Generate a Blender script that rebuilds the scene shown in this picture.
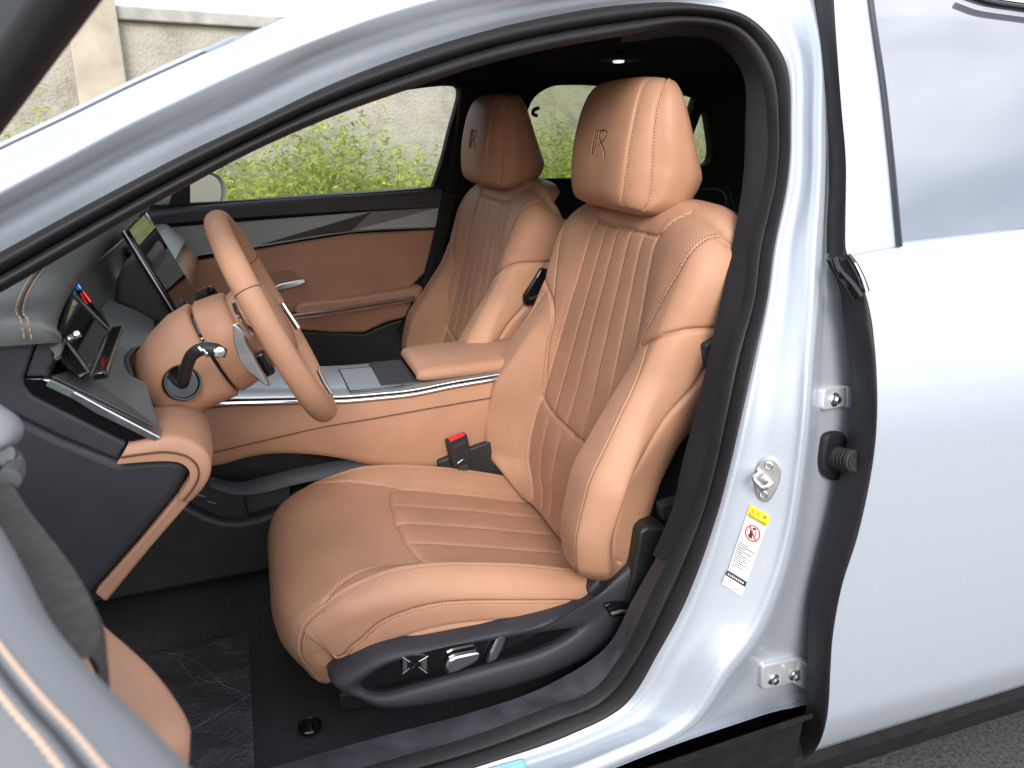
import bpy, bmesh, math, random
import numpy as np
from mathutils import Vector, Matrix
R = math.radians
random.seed(7); rng = np.random.default_rng(11)
for o in list(bpy.data.objects): bpy.data.objects.remove(o)
scene = bpy.context.scene
COL = scene.collection

# ------------------------------------------------------------------ camera, sky, sun, exposure
CAM = np.array([-.41, -1.85, 1.22]); YAW, PIT, FOC = R(18.2), R(18.04), 779.0
cd = bpy.data.cameras.new('camera'); cam = bpy.data.objects.new('camera', cd); COL.objects.link(cam)
cam.location = CAM; cam.rotation_euler = (R(90) - PIT, 0, -YAW)
cd.sensor_width = 36.0; cd.lens = FOC / 1024 * 36; cd.clip_start = .02; cd.clip_end = 800
cd.dof.use_dof = True; cd.dof.focus_distance = 1.62; cd.dof.aperture_fstop = 8.0
scene.camera = cam

SUN = Vector((-.20, -.80, .50)).normalized()
w = bpy.data.worlds.new('World'); scene.world = w; w.use_nodes = True
nt = w.node_tree; nt.nodes.clear()
out = nt.nodes.new('ShaderNodeOutputWorld'); bg = nt.nodes.new('ShaderNodeBackground')
sky = nt.nodes.new('ShaderNodeTexSky'); sky.sky_type = 'NISHITA'; sky.sun_disc = False
sky.sun_elevation = math.asin(SUN.z); sky.sun_rotation = math.atan2(SUN.x, SUN.y)
sky.dust_density = 2.5; sky.air_density = 1.2
tc = nt.nodes.new('ShaderNodeTexCoord'); mp = nt.nodes.new('ShaderNodeMapping'); mp.inputs['Scale'].default_value = (1, 1, 2.4)
nz = nt.nodes.new('ShaderNodeTexNoise'); nz.inputs['Scale'].default_value = 1.5; nz.inputs['Detail'].default_value = 3; nz.inputs['Roughness'].default_value = .55
rp = nt.nodes.new('ShaderNodeValToRGB'); rp.color_ramp.elements[0].position = .26; rp.color_ramp.elements[1].position = .74
mx = nt.nodes.new('ShaderNodeMix'); mx.data_type = 'RGBA'
cl = nt.nodes.new('ShaderNodeRGB'); cl.outputs[0].default_value = (11.5, 11.9, 12.6, 1)      # cloud radiance on the sky's own scale
nt.links.new(tc.outputs['Generated'], mp.inputs['Vector']); nt.links.new(mp.outputs['Vector'], nz.inputs['Vector'])
nt.links.new(nz.outputs['Fac'], rp.inputs['Fac']); nt.links.new(rp.outputs['Color'], mx.inputs['Factor'])
nt.links.new(sky.outputs['Color'], mx.inputs['A']); nt.links.new(cl.outputs[0], mx.inputs['B'])
nt.links.new(mx.outputs['Result'], bg.inputs['Color']); nt.links.new(bg.outputs[0], out.inputs[0])
bg.inputs['Strength'].default_value = .12
sd = bpy.data.lights.new('sun', 'SUN'); sd.energy = 1.5; sd.angle = R(22); sd.color = (1, .97, .93)
so = bpy.data.objects.new('sun', sd); COL.objects.link(so); so.rotation_euler = SUN.to_track_quat('Z', 'Y').to_euler()
so.location = (-3, -8, 6)
vs = scene.view_settings; vs.view_transform = 'Standard'; vs.look = 'None'; vs.exposure = .95; vs.gamma = 1; vs.use_curve_mapping = False

# ------------------------------------------------------------------ helpers: rays, curves
FW = np.array([math.sin(YAW) * math.cos(PIT), math.cos(YAW) * math.cos(PIT), -math.sin(PIT)])
RT = np.array([math.cos(YAW), -math.sin(YAW), 0.]); UP = np.cross(RT, FW)
def ray(x, y): return FW + RT * (x - 512) / FOC - UP * (y - 384) / FOC
def aY(p, Y): d = ray(*p); return CAM + d * (Y - CAM[1]) / d[1]
def aZ(p, Z): d = ray(*p); return CAM + d * (Z - CAM[2]) / d[2]
def aX(p, X): d = ray(*p); return CAM + d * (X - CAM[0]) / d[0]
def aD(p, D): d = ray(*p); return CAM + d / np.linalg.norm(d) * D
def aP(p, p0, n):
    d = ray(*p); n = np.asarray(n, float); return CAM + d * (((np.asarray(p0) - CAM) @ n) / (d @ n))
def plane3(a, b, c):
    a, b, c = map(np.asarray, (a, b, c)); n = np.cross(b - a, c - a); return a, n / np.linalg.norm(n)

def slopes(x, y):
    """pchip slopes along the last axis"""
    h = np.diff(x); d = np.diff(y, axis=-1) / h
    m = np.zeros_like(y)
    a, b = d[..., :-1], d[..., 1:]
    w1 = 2 * h[1:] + h[:-1]; w2 = h[1:] + 2 * h[:-1]
    ok = a * b > 0
    with np.errstate(divide='ignore', invalid='ignore'):
        hm = (w1 + w2) / (w1 / np.where(ok, a, 1) + w2 / np.where(ok, b, 1))
    m[..., 1:-1] = np.where(ok, hm, 0)
    m[..., 0] = d[..., 0]; m[..., -1] = d[..., -1]
    return m
def hermite(x, y, m, t):
    i = np.clip(np.searchsorted(x, t, side='right') - 1, 0, len(x) - 2)
    h = x[i + 1] - x[i]; s = (t - x[i]) / h
    y0, y1, m0, m1 = y[..., i], y[..., i + 1], m[..., i], m[..., i + 1]
    return ((1 + 2 * s) * (1 - s) ** 2) * y0 + s * (1 - s) ** 2 * h * m0 + s * s * (3 - 2 * s) * y1 + s * s * (s - 1) * h * m1
def pchip(x, y, t):
    x = np.asarray(x, float); y = np.asarray(y, float); return hermite(x, y, slopes(x, y), np.asarray(t, float))
def catm(x, y, t):
    """Catmull-Rom (finite difference slopes), last axis"""
    x = np.asarray(x, float); y = np.asarray(y, float)
    m = np.gradient(y, x, axis=-1); return hermite(x, y, m, np.asarray(t, float))
def smooth_path(pts, n=60, closed=False):
    P = np.asarray(pts, float)
    if closed: P = np.vstack([P[-2:], P, P[:3]])
    s = np.concatenate([[0], np.cumsum(np.linalg.norm(np.diff(P, axis=0), axis=1) ** .5 + 1e-9)])
    if closed: t = np.linspace(s[2], s[-3], n, endpoint=False)
    else: t = np.linspace(0, s[-1], n)
    return catm(s, P.T, t).T

# ------------------------------------------------------------------ helpers: objects
def mk(name, V, F, mat, parent=None, smooth=True, mats=None, midx=None, uv=None, attrs=None):
    me = bpy.data.meshes.new(name)
    me.from_pydata([tuple(map(float, v)) for v in V], [], [tuple(map(int, f)) for f in F]); me.update()
    for m in (mats or [mat]): me.materials.append(m)
    if midx is not None: me.polygons.foreach_set('material_index', np.asarray(midx, np.int32))
    if smooth: me.polygons.foreach_set('use_smooth', np.ones(len(me.polygons), bool))
    if uv is not None:
        l = np.zeros(len(me.loops), np.int32); me.loops.foreach_get('vertex_index', l)
        lay = me.uv_layers.new(name='UVMap'); lay.data.foreach_set('uv', np.asarray(uv, np.float32)[l].ravel())
    for k, v in (attrs or {}).items():
        a = me.attributes.new(k, 'FLOAT', 'POINT'); a.data.foreach_set('value', np.asarray(v, np.float32))
    o = bpy.data.objects.new(name, me); COL.objects.link(o)
    if parent is not None: o.parent = parent
    return o
def grid_faces(n, m, close_m=False, close_n=False, off=0):
    F = []
    for i in range(n if close_n else n - 1):
        a = i * m; b = ((i + 1) % n) * m
        for j in range(m if close_m else m - 1):
            k = (j + 1) % m
            F.append((off + a + j, off + a + k, off + b + k, off + b + j))
    return F
class MB:
    """collects shapes; build() links them as one mesh object"""
    def __init__(s): s.V = []; s.F = []; s.M = []; s.m = 0
    def add(s, V, F):
        o = len(s.V); s.V += [tuple(v) for v in V]; s.F += [tuple(i + o for i in f) for f in F]; s.M += [s.m] * len(F); return s
    def grid(s, G, close_m=False, close_n=False):
        G = np.asarray(G); n, m = G.shape[:2]; return s.add(G.reshape(-1, 3), grid_faces(n, m, close_m, close_n))
    def tube(s, path, r, n=12, cap=True, flat=None):
        P = np.asarray(path, float); N = len(P); rr = np.broadcast_to(np.asarray(r, float), (N,))
        T = np.gradient(P, axis=0); T /= np.linalg.norm(T, axis=1)[:, None] + 1e-12
        ref = np.array([0, 0, 1.]) if abs(T[0, 2]) < .9 else np.array([1., 0, 0])
        a = np.cross(T[0], ref); a /= np.linalg.norm(a); G = []
        for i in range(N):
            a = a - T[i] * (a @ T[i]); a /= np.linalg.norm(a) + 1e-12; b = np.cross(T[i], a)
            th = np.linspace(0, 2 * math.pi, n, endpoint=False)
            G.append(P[i] + rr[i] * (np.cos(th)[:, None] * a + np.sin(th)[:, None] * b))
        o = len(s.V); s.grid(np.array(G), close_m=True)
        if cap:
            s.F.append(tuple(range(o, o + n))); s.F.append(tuple(reversed(range(o + (N - 1) * n, o + N * n)))); s.M += [s.m] * 2
        return s
    def prism(s, poly, vec):
        P = np.asarray(poly, float); n = len(P); Q = P + np.asarray(vec, float)
        F = [tuple(range(n)), tuple(reversed(range(n, 2 * n)))] + [(i, n + i, n + (i + 1) % n, (i + 1) % n) for i in range(n)]
        return s.add(np.vstack([P, Q]), F)
    def box(s, c, ax, ay, az):
        c, ax, ay, az = (np.asarray(v, float) for v in (c, ax, ay, az)); V = []
        for i in (-1, 1):
            for j in (-1, 1):
                for k in (-1, 1): V.append(c + i * ax + j * ay + k * az)
        return s.add(V, [(0, 1, 3, 2), (4, 6, 7, 5), (0, 4, 5, 1), (2, 3, 7, 6), (0, 2, 6, 4), (1, 5, 7, 3)])
    def lathe(s, c, axis, prof, n=28):
        """prof: (distance along the axis, radius)"""
        c = np.asarray(c, float); ax = np.asarray(axis, float); ax = ax / np.linalg.norm(ax)
        ref = np.array([0, 0, 1.]) if abs(ax[2]) < .9 else np.array([1., 0, 0])
        a = np.cross(ax, ref); a /= np.linalg.norm(a); b = np.cross(ax, a)
        th = np.linspace(0, 2 * math.pi, n, endpoint=False)
        G = np.array([c + h * ax + r * (np.cos(th)[:, None] * a + np.sin(th)[:, None] * b) for h, r in prof])
        return s.grid(G, close_m=True)
    def build(s, name, mat, parent=None, smooth=True, bevel=0, seg=2, mats=None, angle=35, solid=0, recalc=True):
        me = bpy.data.meshes.new(name); me.from_pydata([tuple(map(float, v)) for v in s.V], [], s.F); me.update()
        for m in (mats or [mat]): me.materials.append(m)
        me.polygons.foreach_set('material_index', np.asarray(s.M, np.int32))
        if recalc:
            bm = bmesh.new(); bm.from_mesh(me); bmesh.ops.recalc_face_normals(bm, faces=bm.faces); bm.to_mesh(me); bm.free()
        if smooth:
            me.polygons.foreach_set('use_smooth', np.ones(len(me.polygons), bool))
            me.set_sharp_from_angle(angle=R(angle))
        o = bpy.data.objects.new(name, me); COL.objects.link(o)
        if parent is not None: o.parent = parent
        if solid:
            m = o.modifiers.new('thickness', 'SOLIDIFY'); m.thickness = solid; m.offset = 0
        if bevel:
            m = o.modifiers.new('bevel', 'BEVEL'); m.width = bevel; m.segments = seg; m.limit_method = 'ANGLE'; m.angle_limit = R(40)
            m.harden_normals = False
        return o
def slab(name, poly, vec, mat, parent, bevel=.003, seg=3):
    return MB().prism(poly, vec).build(name, mat, parent, bevel=bevel, seg=seg)
def empty(name, loc=(0, 0, 0), parent=None):
    o = bpy.data.objects.new(name, None); COL.objects.link(o); o.location = loc; o.empty_display_size = .1
    if parent is not None: o.parent = parent
    return o
def tag(o, label=None, cat=None, group=None, kind=None):
    for k, v in (('label', label), ('category', cat), ('group', group), ('kind', kind)):
        if v: o[k] = v
    return o

# ------------------------------------------------------------------ materials
MT = {}
def mat(name, col, rough=.5, metal=0., bump=0., scale=400., coat=0., spec=.5, var=0., vscale=6., sheen=0., aniso=0., detail=2.):
    m = bpy.data.materials.new(name); m.use_nodes = True; n = m.node_tree; b = n.nodes['Principled BSDF']
    b.inputs['Base Color'].default_value = (*col, 1); b.inputs['Roughness'].default_value = rough; b.inputs['Metallic'].default_value = metal
    b.inputs['Coat Weight'].default_value = coat; b.inputs['Coat Roughness'].default_value = .04; b.inputs['Specular IOR Level'].default_value = spec
    if sheen: b.inputs['Sheen Weight'].default_value = sheen; b.inputs['Sheen Roughness'].default_value = .4
    tc = n.nodes.new('ShaderNodeTexCoord')
    if bump:
        t = n.nodes.new('ShaderNodeTexNoise'); t.inputs['Scale'].default_value = scale; t.inputs['Detail'].default_value = detail
        bp = n.nodes.new('ShaderNodeBump'); bp.inputs['Strength'].default_value = bump; bp.inputs['Distance'].default_value = .001
        n.links.new(tc.outputs['Object'], t.inputs['Vector']); n.links.new(t.outputs['Fac'], bp.inputs['Height']); n.links.new(bp.outputs[0], b.inputs['Normal'])
    if var:
        t = n.nodes.new('ShaderNodeTexNoise'); t.inputs['Scale'].default_value = vscale; t.inputs['Detail'].default_value = 5
        r = n.nodes.new('ShaderNodeMapRange'); r.inputs['From Min'].default_value = .3; r.inputs['From Max'].default_value = .7
        r.inputs['To Min'].default_value = 1 - var; r.inputs['To Max'].default_value = 1 + var
        h = n.nodes.new('ShaderNodeHueSaturation'); h.inputs['Color'].default_value = (*col, 1)
        n.links.new(tc.outputs['Object'], t.inputs['Vector']); n.links.new(t.outputs['Fac'], r.inputs['Value']); n.links.new(r.outputs[0], h.inputs['Value'])
        n.links.new(h.outputs[0], b.inputs['Base Color'])
        r2 = n.nodes.new('ShaderNodeMapRange'); r2.inputs['From Min'].default_value = .3; r2.inputs['From Max'].default_value = .7
        r2.inputs['To Min'].default_value = max(.02, rough - var * .4); r2.inputs['To Max'].default_value = min(1, rough + var * .4)
        n.links.new(t.outputs['Fac'], r2.inputs['Value']); n.links.new(r2.outputs[0], b.inputs['Roughness'])
    MT[name] = m; return m
TAN = (.415, .222, .140)
def leather(name, col, perf=True):
    m = mat(name, col, .54, bump=.14, scale=900, spec=.36); n = m.node_tree; b = n.nodes['Principled BSDF']
    bp = [x for x in n.nodes if x.type == 'BUMP'][0]
    # slow tone variation of the hide
    tc = [x for x in n.nodes if x.type == 'TEX_COORD'][0]
    t = n.nodes.new('ShaderNodeTexNoise'); t.inputs['Scale'].default_value = 9; t.inputs['Detail'].default_value = 4
    r = n.nodes.new('ShaderNodeMapRange'); r.inputs['To Min'].default_value = .93; r.inputs['To Max'].default_value = 1.07; r.inputs['From Min'].default_value = .3; r.inputs['From Max'].default_value = .7
    h = n.nodes.new('ShaderNodeHueSaturation'); h.inputs['Color'].default_value = (*col, 1)
    n.links.new(tc.outputs['Object'], t.inputs['Vector']); n.links.new(t.outputs['Fac'], r.inputs['Value']); n.links.new(r.outputs[0], h.inputs['Value'])
    if not perf:
        n.links.new(h.outputs[0], b.inputs['Base Color']); return m
    uv = n.nodes.new('ShaderNodeUVMap'); uv.uv_map = 'UVMap'
    mp = n.nodes.new('ShaderNodeMapping'); mp.inputs['Scale'].default_value = (1 / .0048,) * 3; mp.inputs['Rotation'].default_value = (0, 0, R(45))
    fr = n.nodes.new('ShaderNodeVectorMath'); fr.operation = 'FRACTION'
    sb = n.nodes.new('ShaderNodeVectorMath'); sb.operation = 'SUBTRACT'; sb.inputs[1].default_value = (.5, .5, 0)
    ln = n.nodes.new('ShaderNodeVectorMath'); ln.operation = 'LENGTH'
    mr = n.nodes.new('ShaderNodeMapRange'); mr.inputs['From Min'].default_value = .14; mr.inputs['From Max'].default_value = .29; mr.inputs['To Min'].default_value = 1; mr.inputs['To Max'].default_value = 0
    at = n.nodes.new('ShaderNodeAttribute'); at.attribute_name = 'perf'
    ml = n.nodes.new('ShaderNodeMath'); ml.operation = 'MULTIPLY'
    n.links.new(uv.outputs[0], mp.inputs[0]); n.links.new(mp.outputs[0], fr.inputs[0]); n.links.new(fr.outputs[0], sb.inputs[0]); n.links.new(sb.outputs[0], ln.inputs[0])
    n.links.new(ln.outputs['Value'], mr.inputs['Value']); n.links.new(mr.outputs[0], ml.inputs[0]); n.links.new(at.outputs['Fac'], ml.inputs[1])
    mx = n.nodes.new('ShaderNodeMix'); mx.data_type = 'RGBA'; mx.inputs['B'].default_value = (.07, .028, .015, 1)
    m2 = n.nodes.new('ShaderNodeMath'); m2.operation = 'MULTIPLY'; m2.inputs[1].default_value = .72
    n.links.new(ml.outputs[0], m2.inputs[0]); n.links.new(m2.outputs[0], mx.inputs['Factor']); n.links.new(h.outputs[0], mx.inputs['A']); n.links.new(mx.outputs['Result'], b.inputs['Base Color'])
    b2 = n.nodes.new('ShaderNodeBump'); b2.inputs['Strength'].default_value = .5; b2.inputs['Distance'].default_value = .001; b2.invert = True
    n.links.new(ml.outputs[0], b2.inputs['Height']); n.links.new(bp.outputs[0], b2.inputs['Normal']); n.links.new(b2.outputs[0], b.inputs['Normal'])
    return m
leather('tan_leather', TAN); leather('tan_trim', TAN, perf=False)
mat('stitch_light', (.58, .37, .24), .7); mat('stitch_dark', (.10, .04, .02), .7)
def paint(name, col, metal=.35, rough=.38):
    m = mat(name, col, rough, metal, coat=.6); n = m.node_tree; b = n.nodes['Principled BSDF']; b.inputs['Coat Roughness'].default_value = .12
    tc = [x for x in n.nodes if x.type == 'TEX_COORD'][0]
    v = n.nodes.new('ShaderNodeTexVoronoi'); v.inputs['Scale'].default_value = 2600
    r = n.nodes.new('ShaderNodeMapRange'); r.inputs['To Min'].default_value = .9; r.inputs['To Max'].default_value = 1.1
    h = n.nodes.new('ShaderNodeHueSaturation'); h.inputs['Color'].default_value = (*col, 1)
    n.links.new(tc.outputs['Object'], v.inputs['Vector']); n.links.new(v.outputs['Color'], r.inputs['Value']); n.links.new(r.outputs[0], h.inputs['Value']); n.links.new(h.outputs[0], b.inputs['Base Color'])
    # specks of dust
    d = n.nodes.new('ShaderNodeTexVoronoi'); d.inputs['Scale'].default_value = 90
    c = n.nodes.new('ShaderNodeMath'); c.operation = 'LESS_THAN'; c.inputs[1].default_value = .075
    g = n.nodes.new('ShaderNodeTexNoise'); g.inputs['Scale'].default_value = 14
    g2 = n.nodes.new('ShaderNodeMath'); g2.operation = 'GREATER_THAN'; g2.inputs[1].default_value = .56
    k = n.nodes.new('ShaderNodeMath'); k.operation = 'MULTIPLY'; mx = n.nodes.new('ShaderNodeMix'); mx.data_type = 'RGBA'; mx.inputs['B'].default_value = (.75, .76, .75, 1)
    n.links.new(tc.outputs['Object'], d.inputs['Vector']); n.links.new(d.outputs['Distance'], c.inputs[0]); n.links.new(tc.outputs['Object'], g.inputs['Vector']); n.links.new(g.outputs['Fac'], g2.inputs[0])
    n.links.new(c.outputs[0], k.inputs[0]); n.links.new(g2.outputs[0], k.inputs[1]); n.links.new(k.outputs[0], mx.inputs['Factor']); n.links.new(h.outputs[0], mx.inputs['A']); n.links.new(mx.outputs['Result'], b.inputs['Base Color'])
    return m
paint('silver_paint', (.425, .472, .54), .28, .42)
mat('cladding', (.008, .008, .009), .55, bump=.4, scale=500, spec=.35, var=.2, vscale=30)
mat('rubber', (.013, .013, .0145), .55, bump=.25, scale=500, spec=.32, var=.12, vscale=25)
mat('black_fabric', (.019, .0185, .021), .95, bump=.9, scale=700, spec=.2)
mat('headliner', (.028, .028, .031), .95, bump=.4, scale=500, spec=.15)
mat('dark_tan', (.29, .145, .088), .5)
mat('plate_grey', (.15, .172, .172), .5, .3, bump=.15, scale=1500)
mat('black_plastic', (.018, .019, .021), .5, bump=.35, scale=900, spec=.45, var=.12, vscale=18)
mat('grey_plastic', (.028, .030, .037), .55, bump=.5, scale=700, spec=.45, var=.1, vscale=20)
mat('scuff_plastic', (.055, .056, .066), .6, bump=.4, scale=600, spec=.4, var=.35, vscale=22)
mat('gloss_black', (.006, .006, .007), .08, spec=.6)
mat('screen_glass', (.008, .008, .009), .035, spec=.7)
mat('privacy_glass', (.10, .11, .13), .03, .0, spec=1.0); MT['privacy_glass'].node_tree.nodes['Principled BSDF'].inputs['IOR'].default_value = 2.3
mat('chrome', (.86, .87, .88), .12, 1.0)
mat('satin_metal', (.62, .63, .65), .32, 1.0, var=.06, vscale=40)
mat('grey_trim', (.25, .275, .28), .45, .4, bump=.15, scale=1500)
mat('dark_trim', (.085, .09, .095), .45, .3, bump=.15, scale=1500)
mat('dash_pad', (.115, .125, .125), .55, bump=.35, scale=800, spec=.4)
mat('dash_dark', (.03, .032, .037), .55, bump=.4, scale=700, spec=.45)
mat('carpet', (.032, .032, .034), 1.0, bump=1.0, scale=260, spec=.1, var=.4, vscale=260, detail=6)
mat('asphalt', (.07, .07, .072), .9, bump=1.0, scale=60, spec=.25, var=.55, vscale=120, detail=6)
mat('door_pad', (.175, .182, .192), .5, bump=.3, scale=700, spec=.4)
mat('rough_board', (.060, .053, .050), .9, bump=.8, scale=180, spec=.2, var=.25, vscale=120)
mat('red_plastic', (.75, .02, .03), .3)
mat('bolt_steel', (.55, .57, .58), .3, 1.0)
mat('bracket_paint', (.62, .66, .70), .4, .4, coat=.5)
mat('label_white', (.80, .81, .80), .5); mat('label_yellow', (.85, .68, .02), .5); mat('label_black', (.02, .02, .022), .5); mat('label_red', (.75, .03, .02), .5); mat('label_grey', (.14, .14, .14), .6)
mat('blue_film', (.20, .46, .66), .2)
mat('belt_web', (.03, .032, .037), .8, bump=.8, scale=300)
mat('lamp_lens', (.75, .75, .73), .3); MT['lamp_lens'].node_tree.nodes['Principled BSDF'].inputs['Emission Color'].default_value = (1, .97, .92, 1); MT['lamp_lens'].node_tree.nodes['Principled BSDF'].inputs['Emission Strength'].default_value = .5
def glass(name, tint, glossy=.1, rough=.0):
    m = bpy.data.materials.new(name); m.use_nodes = True; n = m.node_tree; n.nodes.clear()
    o = n.nodes.new('ShaderNodeOutputMaterial'); t = n.nodes.new('ShaderNodeBsdfTransparent'); t.inputs[0].default_value = (*tint, 1)
    g = n.nodes.new('ShaderNodeBsdfGlossy'); g.inputs['Roughness'].default_value = rough; g.inputs[0].default_value = (1, 1, 1, 1)
    f = n.nodes.new('ShaderNodeFresnel'); f.inputs['IOR'].default_value = 1.5; x = n.nodes.new('ShaderNodeMixShader')
    n.links.new(f.outputs[0], x.inputs[0]); n.links.new(t.outputs[0], x.inputs[1]); n.links.new(g.outputs[0], x.inputs[2]); n.links.new(x.outputs[0], o.inputs[0])
    MT[name] = m; return m
glass('clear_glass', (.95, .97, .96)); glass('tinted_glass', (.08, .09, .10)); glass('rear_tint', (.74, .78, .68))
# ------------------------------------------------------------------ the car: near side body
car = tag(empty('car', (0, 0, -.1)), 'silver car seen through its open front door, with tan leather seats and black trim inside', 'car')
def part(name, label=None):
    o = empty(name, (0, 0, 0)); o.parent = car; o.matrix_parent_inverse = Matrix.Translation((0, 0, .1))
    if label: o['label'] = label
    return o
def own(o, parent=car, label=None):
    o.parent = parent
    if parent is car: o.matrix_parent_inverse = Matrix.Translation((0, 0, .1))
    if label: o['label'] = label
    return o
ZB = np.array([-.3, -.1, .08, .15, .23, .50, .75, .92, 1.03, 1.20, 1.40, 1.50, 1.6])
YB = np.array([-.78, -.82, -.885, -.918, -.943, -.955, -.950, -.918, -.865, -.775, -.655, -.575, -.5])
def Yb(z): return pchip(ZB, YB, np.asarray(z, float))
def body(p, off=0.):
    Y = -.85
    for _ in range(60):
        z = aY(p, Y)[2]; Y = .5 * Y + .5 * (float(Yb(np.clip(z, -.3, 1.6))) + off)
    return aY(p, Y)
# stations round the front door opening: seal outer edge, three ridges, outer edge, seal inner edge, inner trim edge
ST = [
 ((-60,283),(-60,262),(-60,246),(-60,228),(-60,172),(-60,325),None),
 ((0,252),(0,230),(0,213),(0,193),(0,143),(0,293),None),
 ((64,217),(64,196),(64,179),(64,159),(64,113),(64,256),None),
 ((128,183),(128,160),(128,145),(128,125),(128,82),(128,219),None),
 ((190,151),(190,131),(190,116),(190,95),(190,54),(190,185),None),
 ((258,119),(256,99),(254,86),(250,67),(244,31),(250,153),None),
 ((328,85.5),(322,68),(318,55),(312,41),(300,5),(328,118.5),None),
 ((404,56),(398,42),(394,29),(388,13),(374,-22),(404,91),None),
 ((474,34),(468,22),(464,9),(458,-6),(446,-38),(480,66),None),
 ((540,18),(536,7),(534,-3),(530,-17),(522,-48),(545,50),None),
 ((620,5),(620,-5),(621,-14),(622,-28),(624,-60),(622,36),(621,43)),
 ((690,3),(697,-7),(704,-16),(712,-28),(730,-60),(688,26),(686,36)),
 ((746,16.6),(760,3),(785,-16),(797,-26),(838,-40),(733,36),(720,42)),
 ((781,56.5),(793,50),(811,42),(823,38),(856,34),(760,73),(746,73)),
 ((787,130),(798,130),(813,128),(825,128),(866,126),(769,130),(749,130)),
 ((784,180),(797,180),(812,180),(824,180),(868,182),(766,180),(747,180)),
 ((771,247),(783,247),(806,247),(820,247),(874,247),(750,247),(736,247)),
 ((764,297),(777,297),(804,297),(817,297),(880,300),(744,297),(726,297)),
 ((752,355),(766,355),(800,355),(812,355),(886,356),(728,351),(713,355)),
 ((740,408),(755,410),(797,412),(808,412),(888,415),(716,408),(701,408)),
 ((727,465),(742,468),(790,472),(801,474),(886,480),(704,465),(686,465)),
 ((716,507),(731,510),(782,522),(793,526),(880,540),(692,508),(676,510)),
 ((699,560),(715,566),(768,572),(780,580),(868,620),(671,558),(656,558)),
 ((681,605),(697,612),(745,626),(757,636),(852,667),(652,597),(634,597)),
 ((659,645),(676,654),(716,664),(728,674),(838,704),(624,655),(606,647)),
 ((624,701),(638,713),(680,717),(691,727),(770,727),(590,694),(546,686)),
 ((570,731),(582,744),(612,752),(624,762),(680,757),(548,710),(473,712)),
 ((495,757),(505,770),(530,785),(545,795),(590,790),(480,736),(379,737)),
 ((420,780),(428,795),(445,810),(460,822),(500,825),(395,761),(280,765)),
 ((320,806),(325,822),(335,838),(345,850),(370,870),(300,788),(180,792)),
 ((200,835),(203,850),(210,866),(215,880),(225,900),(180,815),(70,818)),
]
NS = len(ST)
def blend(tab): return catm([t[0] for t in tab], [t[1] for t in tab], np.arange(NS))
O0 = np.full(NS, .100); O1 = pchip([0, 9, 13, 24, 30], [.078, .075, .090, .086, .080], np.arange(NS))
O2 = pchip([0, 9, 13, 20, 24, 30], [.055, .052, .060, .056, .045, .035], np.arange(NS))
O3 = pchip([0, 9, 13, 20, 24, 30], [.022, .022, .052, .050, .036, .022], np.arange(NS))
O4 = pchip([0, 9, 13, 20, 24, 26, 30], [.0, .0, .085, .088, .078, .030, .01], np.arange(NS))
def rail(k, off): return np.array([body(s[k], o) for s, o in zip(ST, off)])
RA = [rail(0, O0), rail(1, O1), rail(2, O2), rail(3, O3), rail(4, O4)]
# roof and sill go on past the outer edge
top = RA[4].copy(); idx = np.arange(NS)
wt = np.clip((12.5 - idx) / 2, 0, 1)[:, None]
zx = np.interp(idx, [0, 4, 8], [-.035, -.03, .028])[:, None] * np.array([0, 0, 1.]); zx2 = np.interp(idx, [0, 4, 8], [-.10, -.09, .055])[:, None] * np.array([0, 0, 1.])
ext1 = RA[4] + wt * (np.array([0, .05, 0]) + zx * 1.0 + np.array([0, .05, 0]) * (idx > 5)[:, None]) + (1 - wt) * np.array([.03, .03, -.01])
ext2 = RA[4] + wt * (np.interp(idx, [0, 4, 8], [.10, .10, .30])[:, None] * np.array([0, 1., 0]) + zx2) + (1 - wt) * np.array([.06, .06, -.02])
def resample(P, n=240): return smooth_path(P, n)
rails = [resample(r) for r in RA + [ext1, ext2]]
G = np.array(rails)                                     # rails x n x 3
# cross direction: flats with rounded creases between the rails
knots = np.arange(len(G), dtype=float)
tt = []
for i in range(len(G) - 1): tt += list(i + np.array([0, .06, .12, .2, .3, .4, .5, .6, .7, .8, .88, .94]))
tt = np.array(tt + [len(G) - 1.])
lin = np.array([[np.interp(tt, knots, G[:, j, c]) for c in range(3)] for j in range(G.shape[1])])   # n x 3 x T
ker = np.array([.25, .5, .25]); sm = lin.copy()
for _ in range(3): sm[:, :, 1:-1] = sm[:, :, :-2] * .25 + sm[:, :, 1:-1] * .5 + sm[:, :, 2:] * .25
BG = sm.transpose(2, 0, 1)
# pressed relief: a rolled bead at the doorway, a raised ridge, and a step down behind it on the pillar and sill
nB = np.cross(np.gradient(BG, axis=1), np.gradient(BG, axis=0)); nB /= np.linalg.norm(nB, axis=2)[:, :, None] + 1e-9
nB *= np.where((nB * np.array([-.3, -1, .15])).sum(2) > 0, 1, -1)[:, :, None]
sI = np.linspace(0, NS - 1, BG.shape[1]); wp_ = pchip([0, 10, 13, 24, 27, 30], [.15, .15, 1, 1, .6, .3], sI)
def bell(c, w_): return np.exp(-((tt - c) / w_) ** 2)
def stp(a, b): t = np.clip((tt - a) / (b - a), 0, 1); return t * t * (3 - 2 * t)
rel = (.005 * bell(.55, .35) - .004 * bell(1.25, .30) + .008 * bell(2.5, .45))[:, None] * wp_[None] - (.024 * stp(2.95, 3.3))[:, None] * wp_[None]
BG = BG + nB * rel[:, :, None]
# a stamped groove beside the ridge of the door pillar and sill
mb = MB(); mb.grid(BG); body_o = own(mb.build('body_side', MT['silver_paint'], angle=180), label='silver painted door pillar, roof rail and sill around the open doorway')
# hidden folded edge behind the seal
fl = np.array([resample(RA[0]), resample(RA[0] + np.array([0, .03, 0]))]); 
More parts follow.
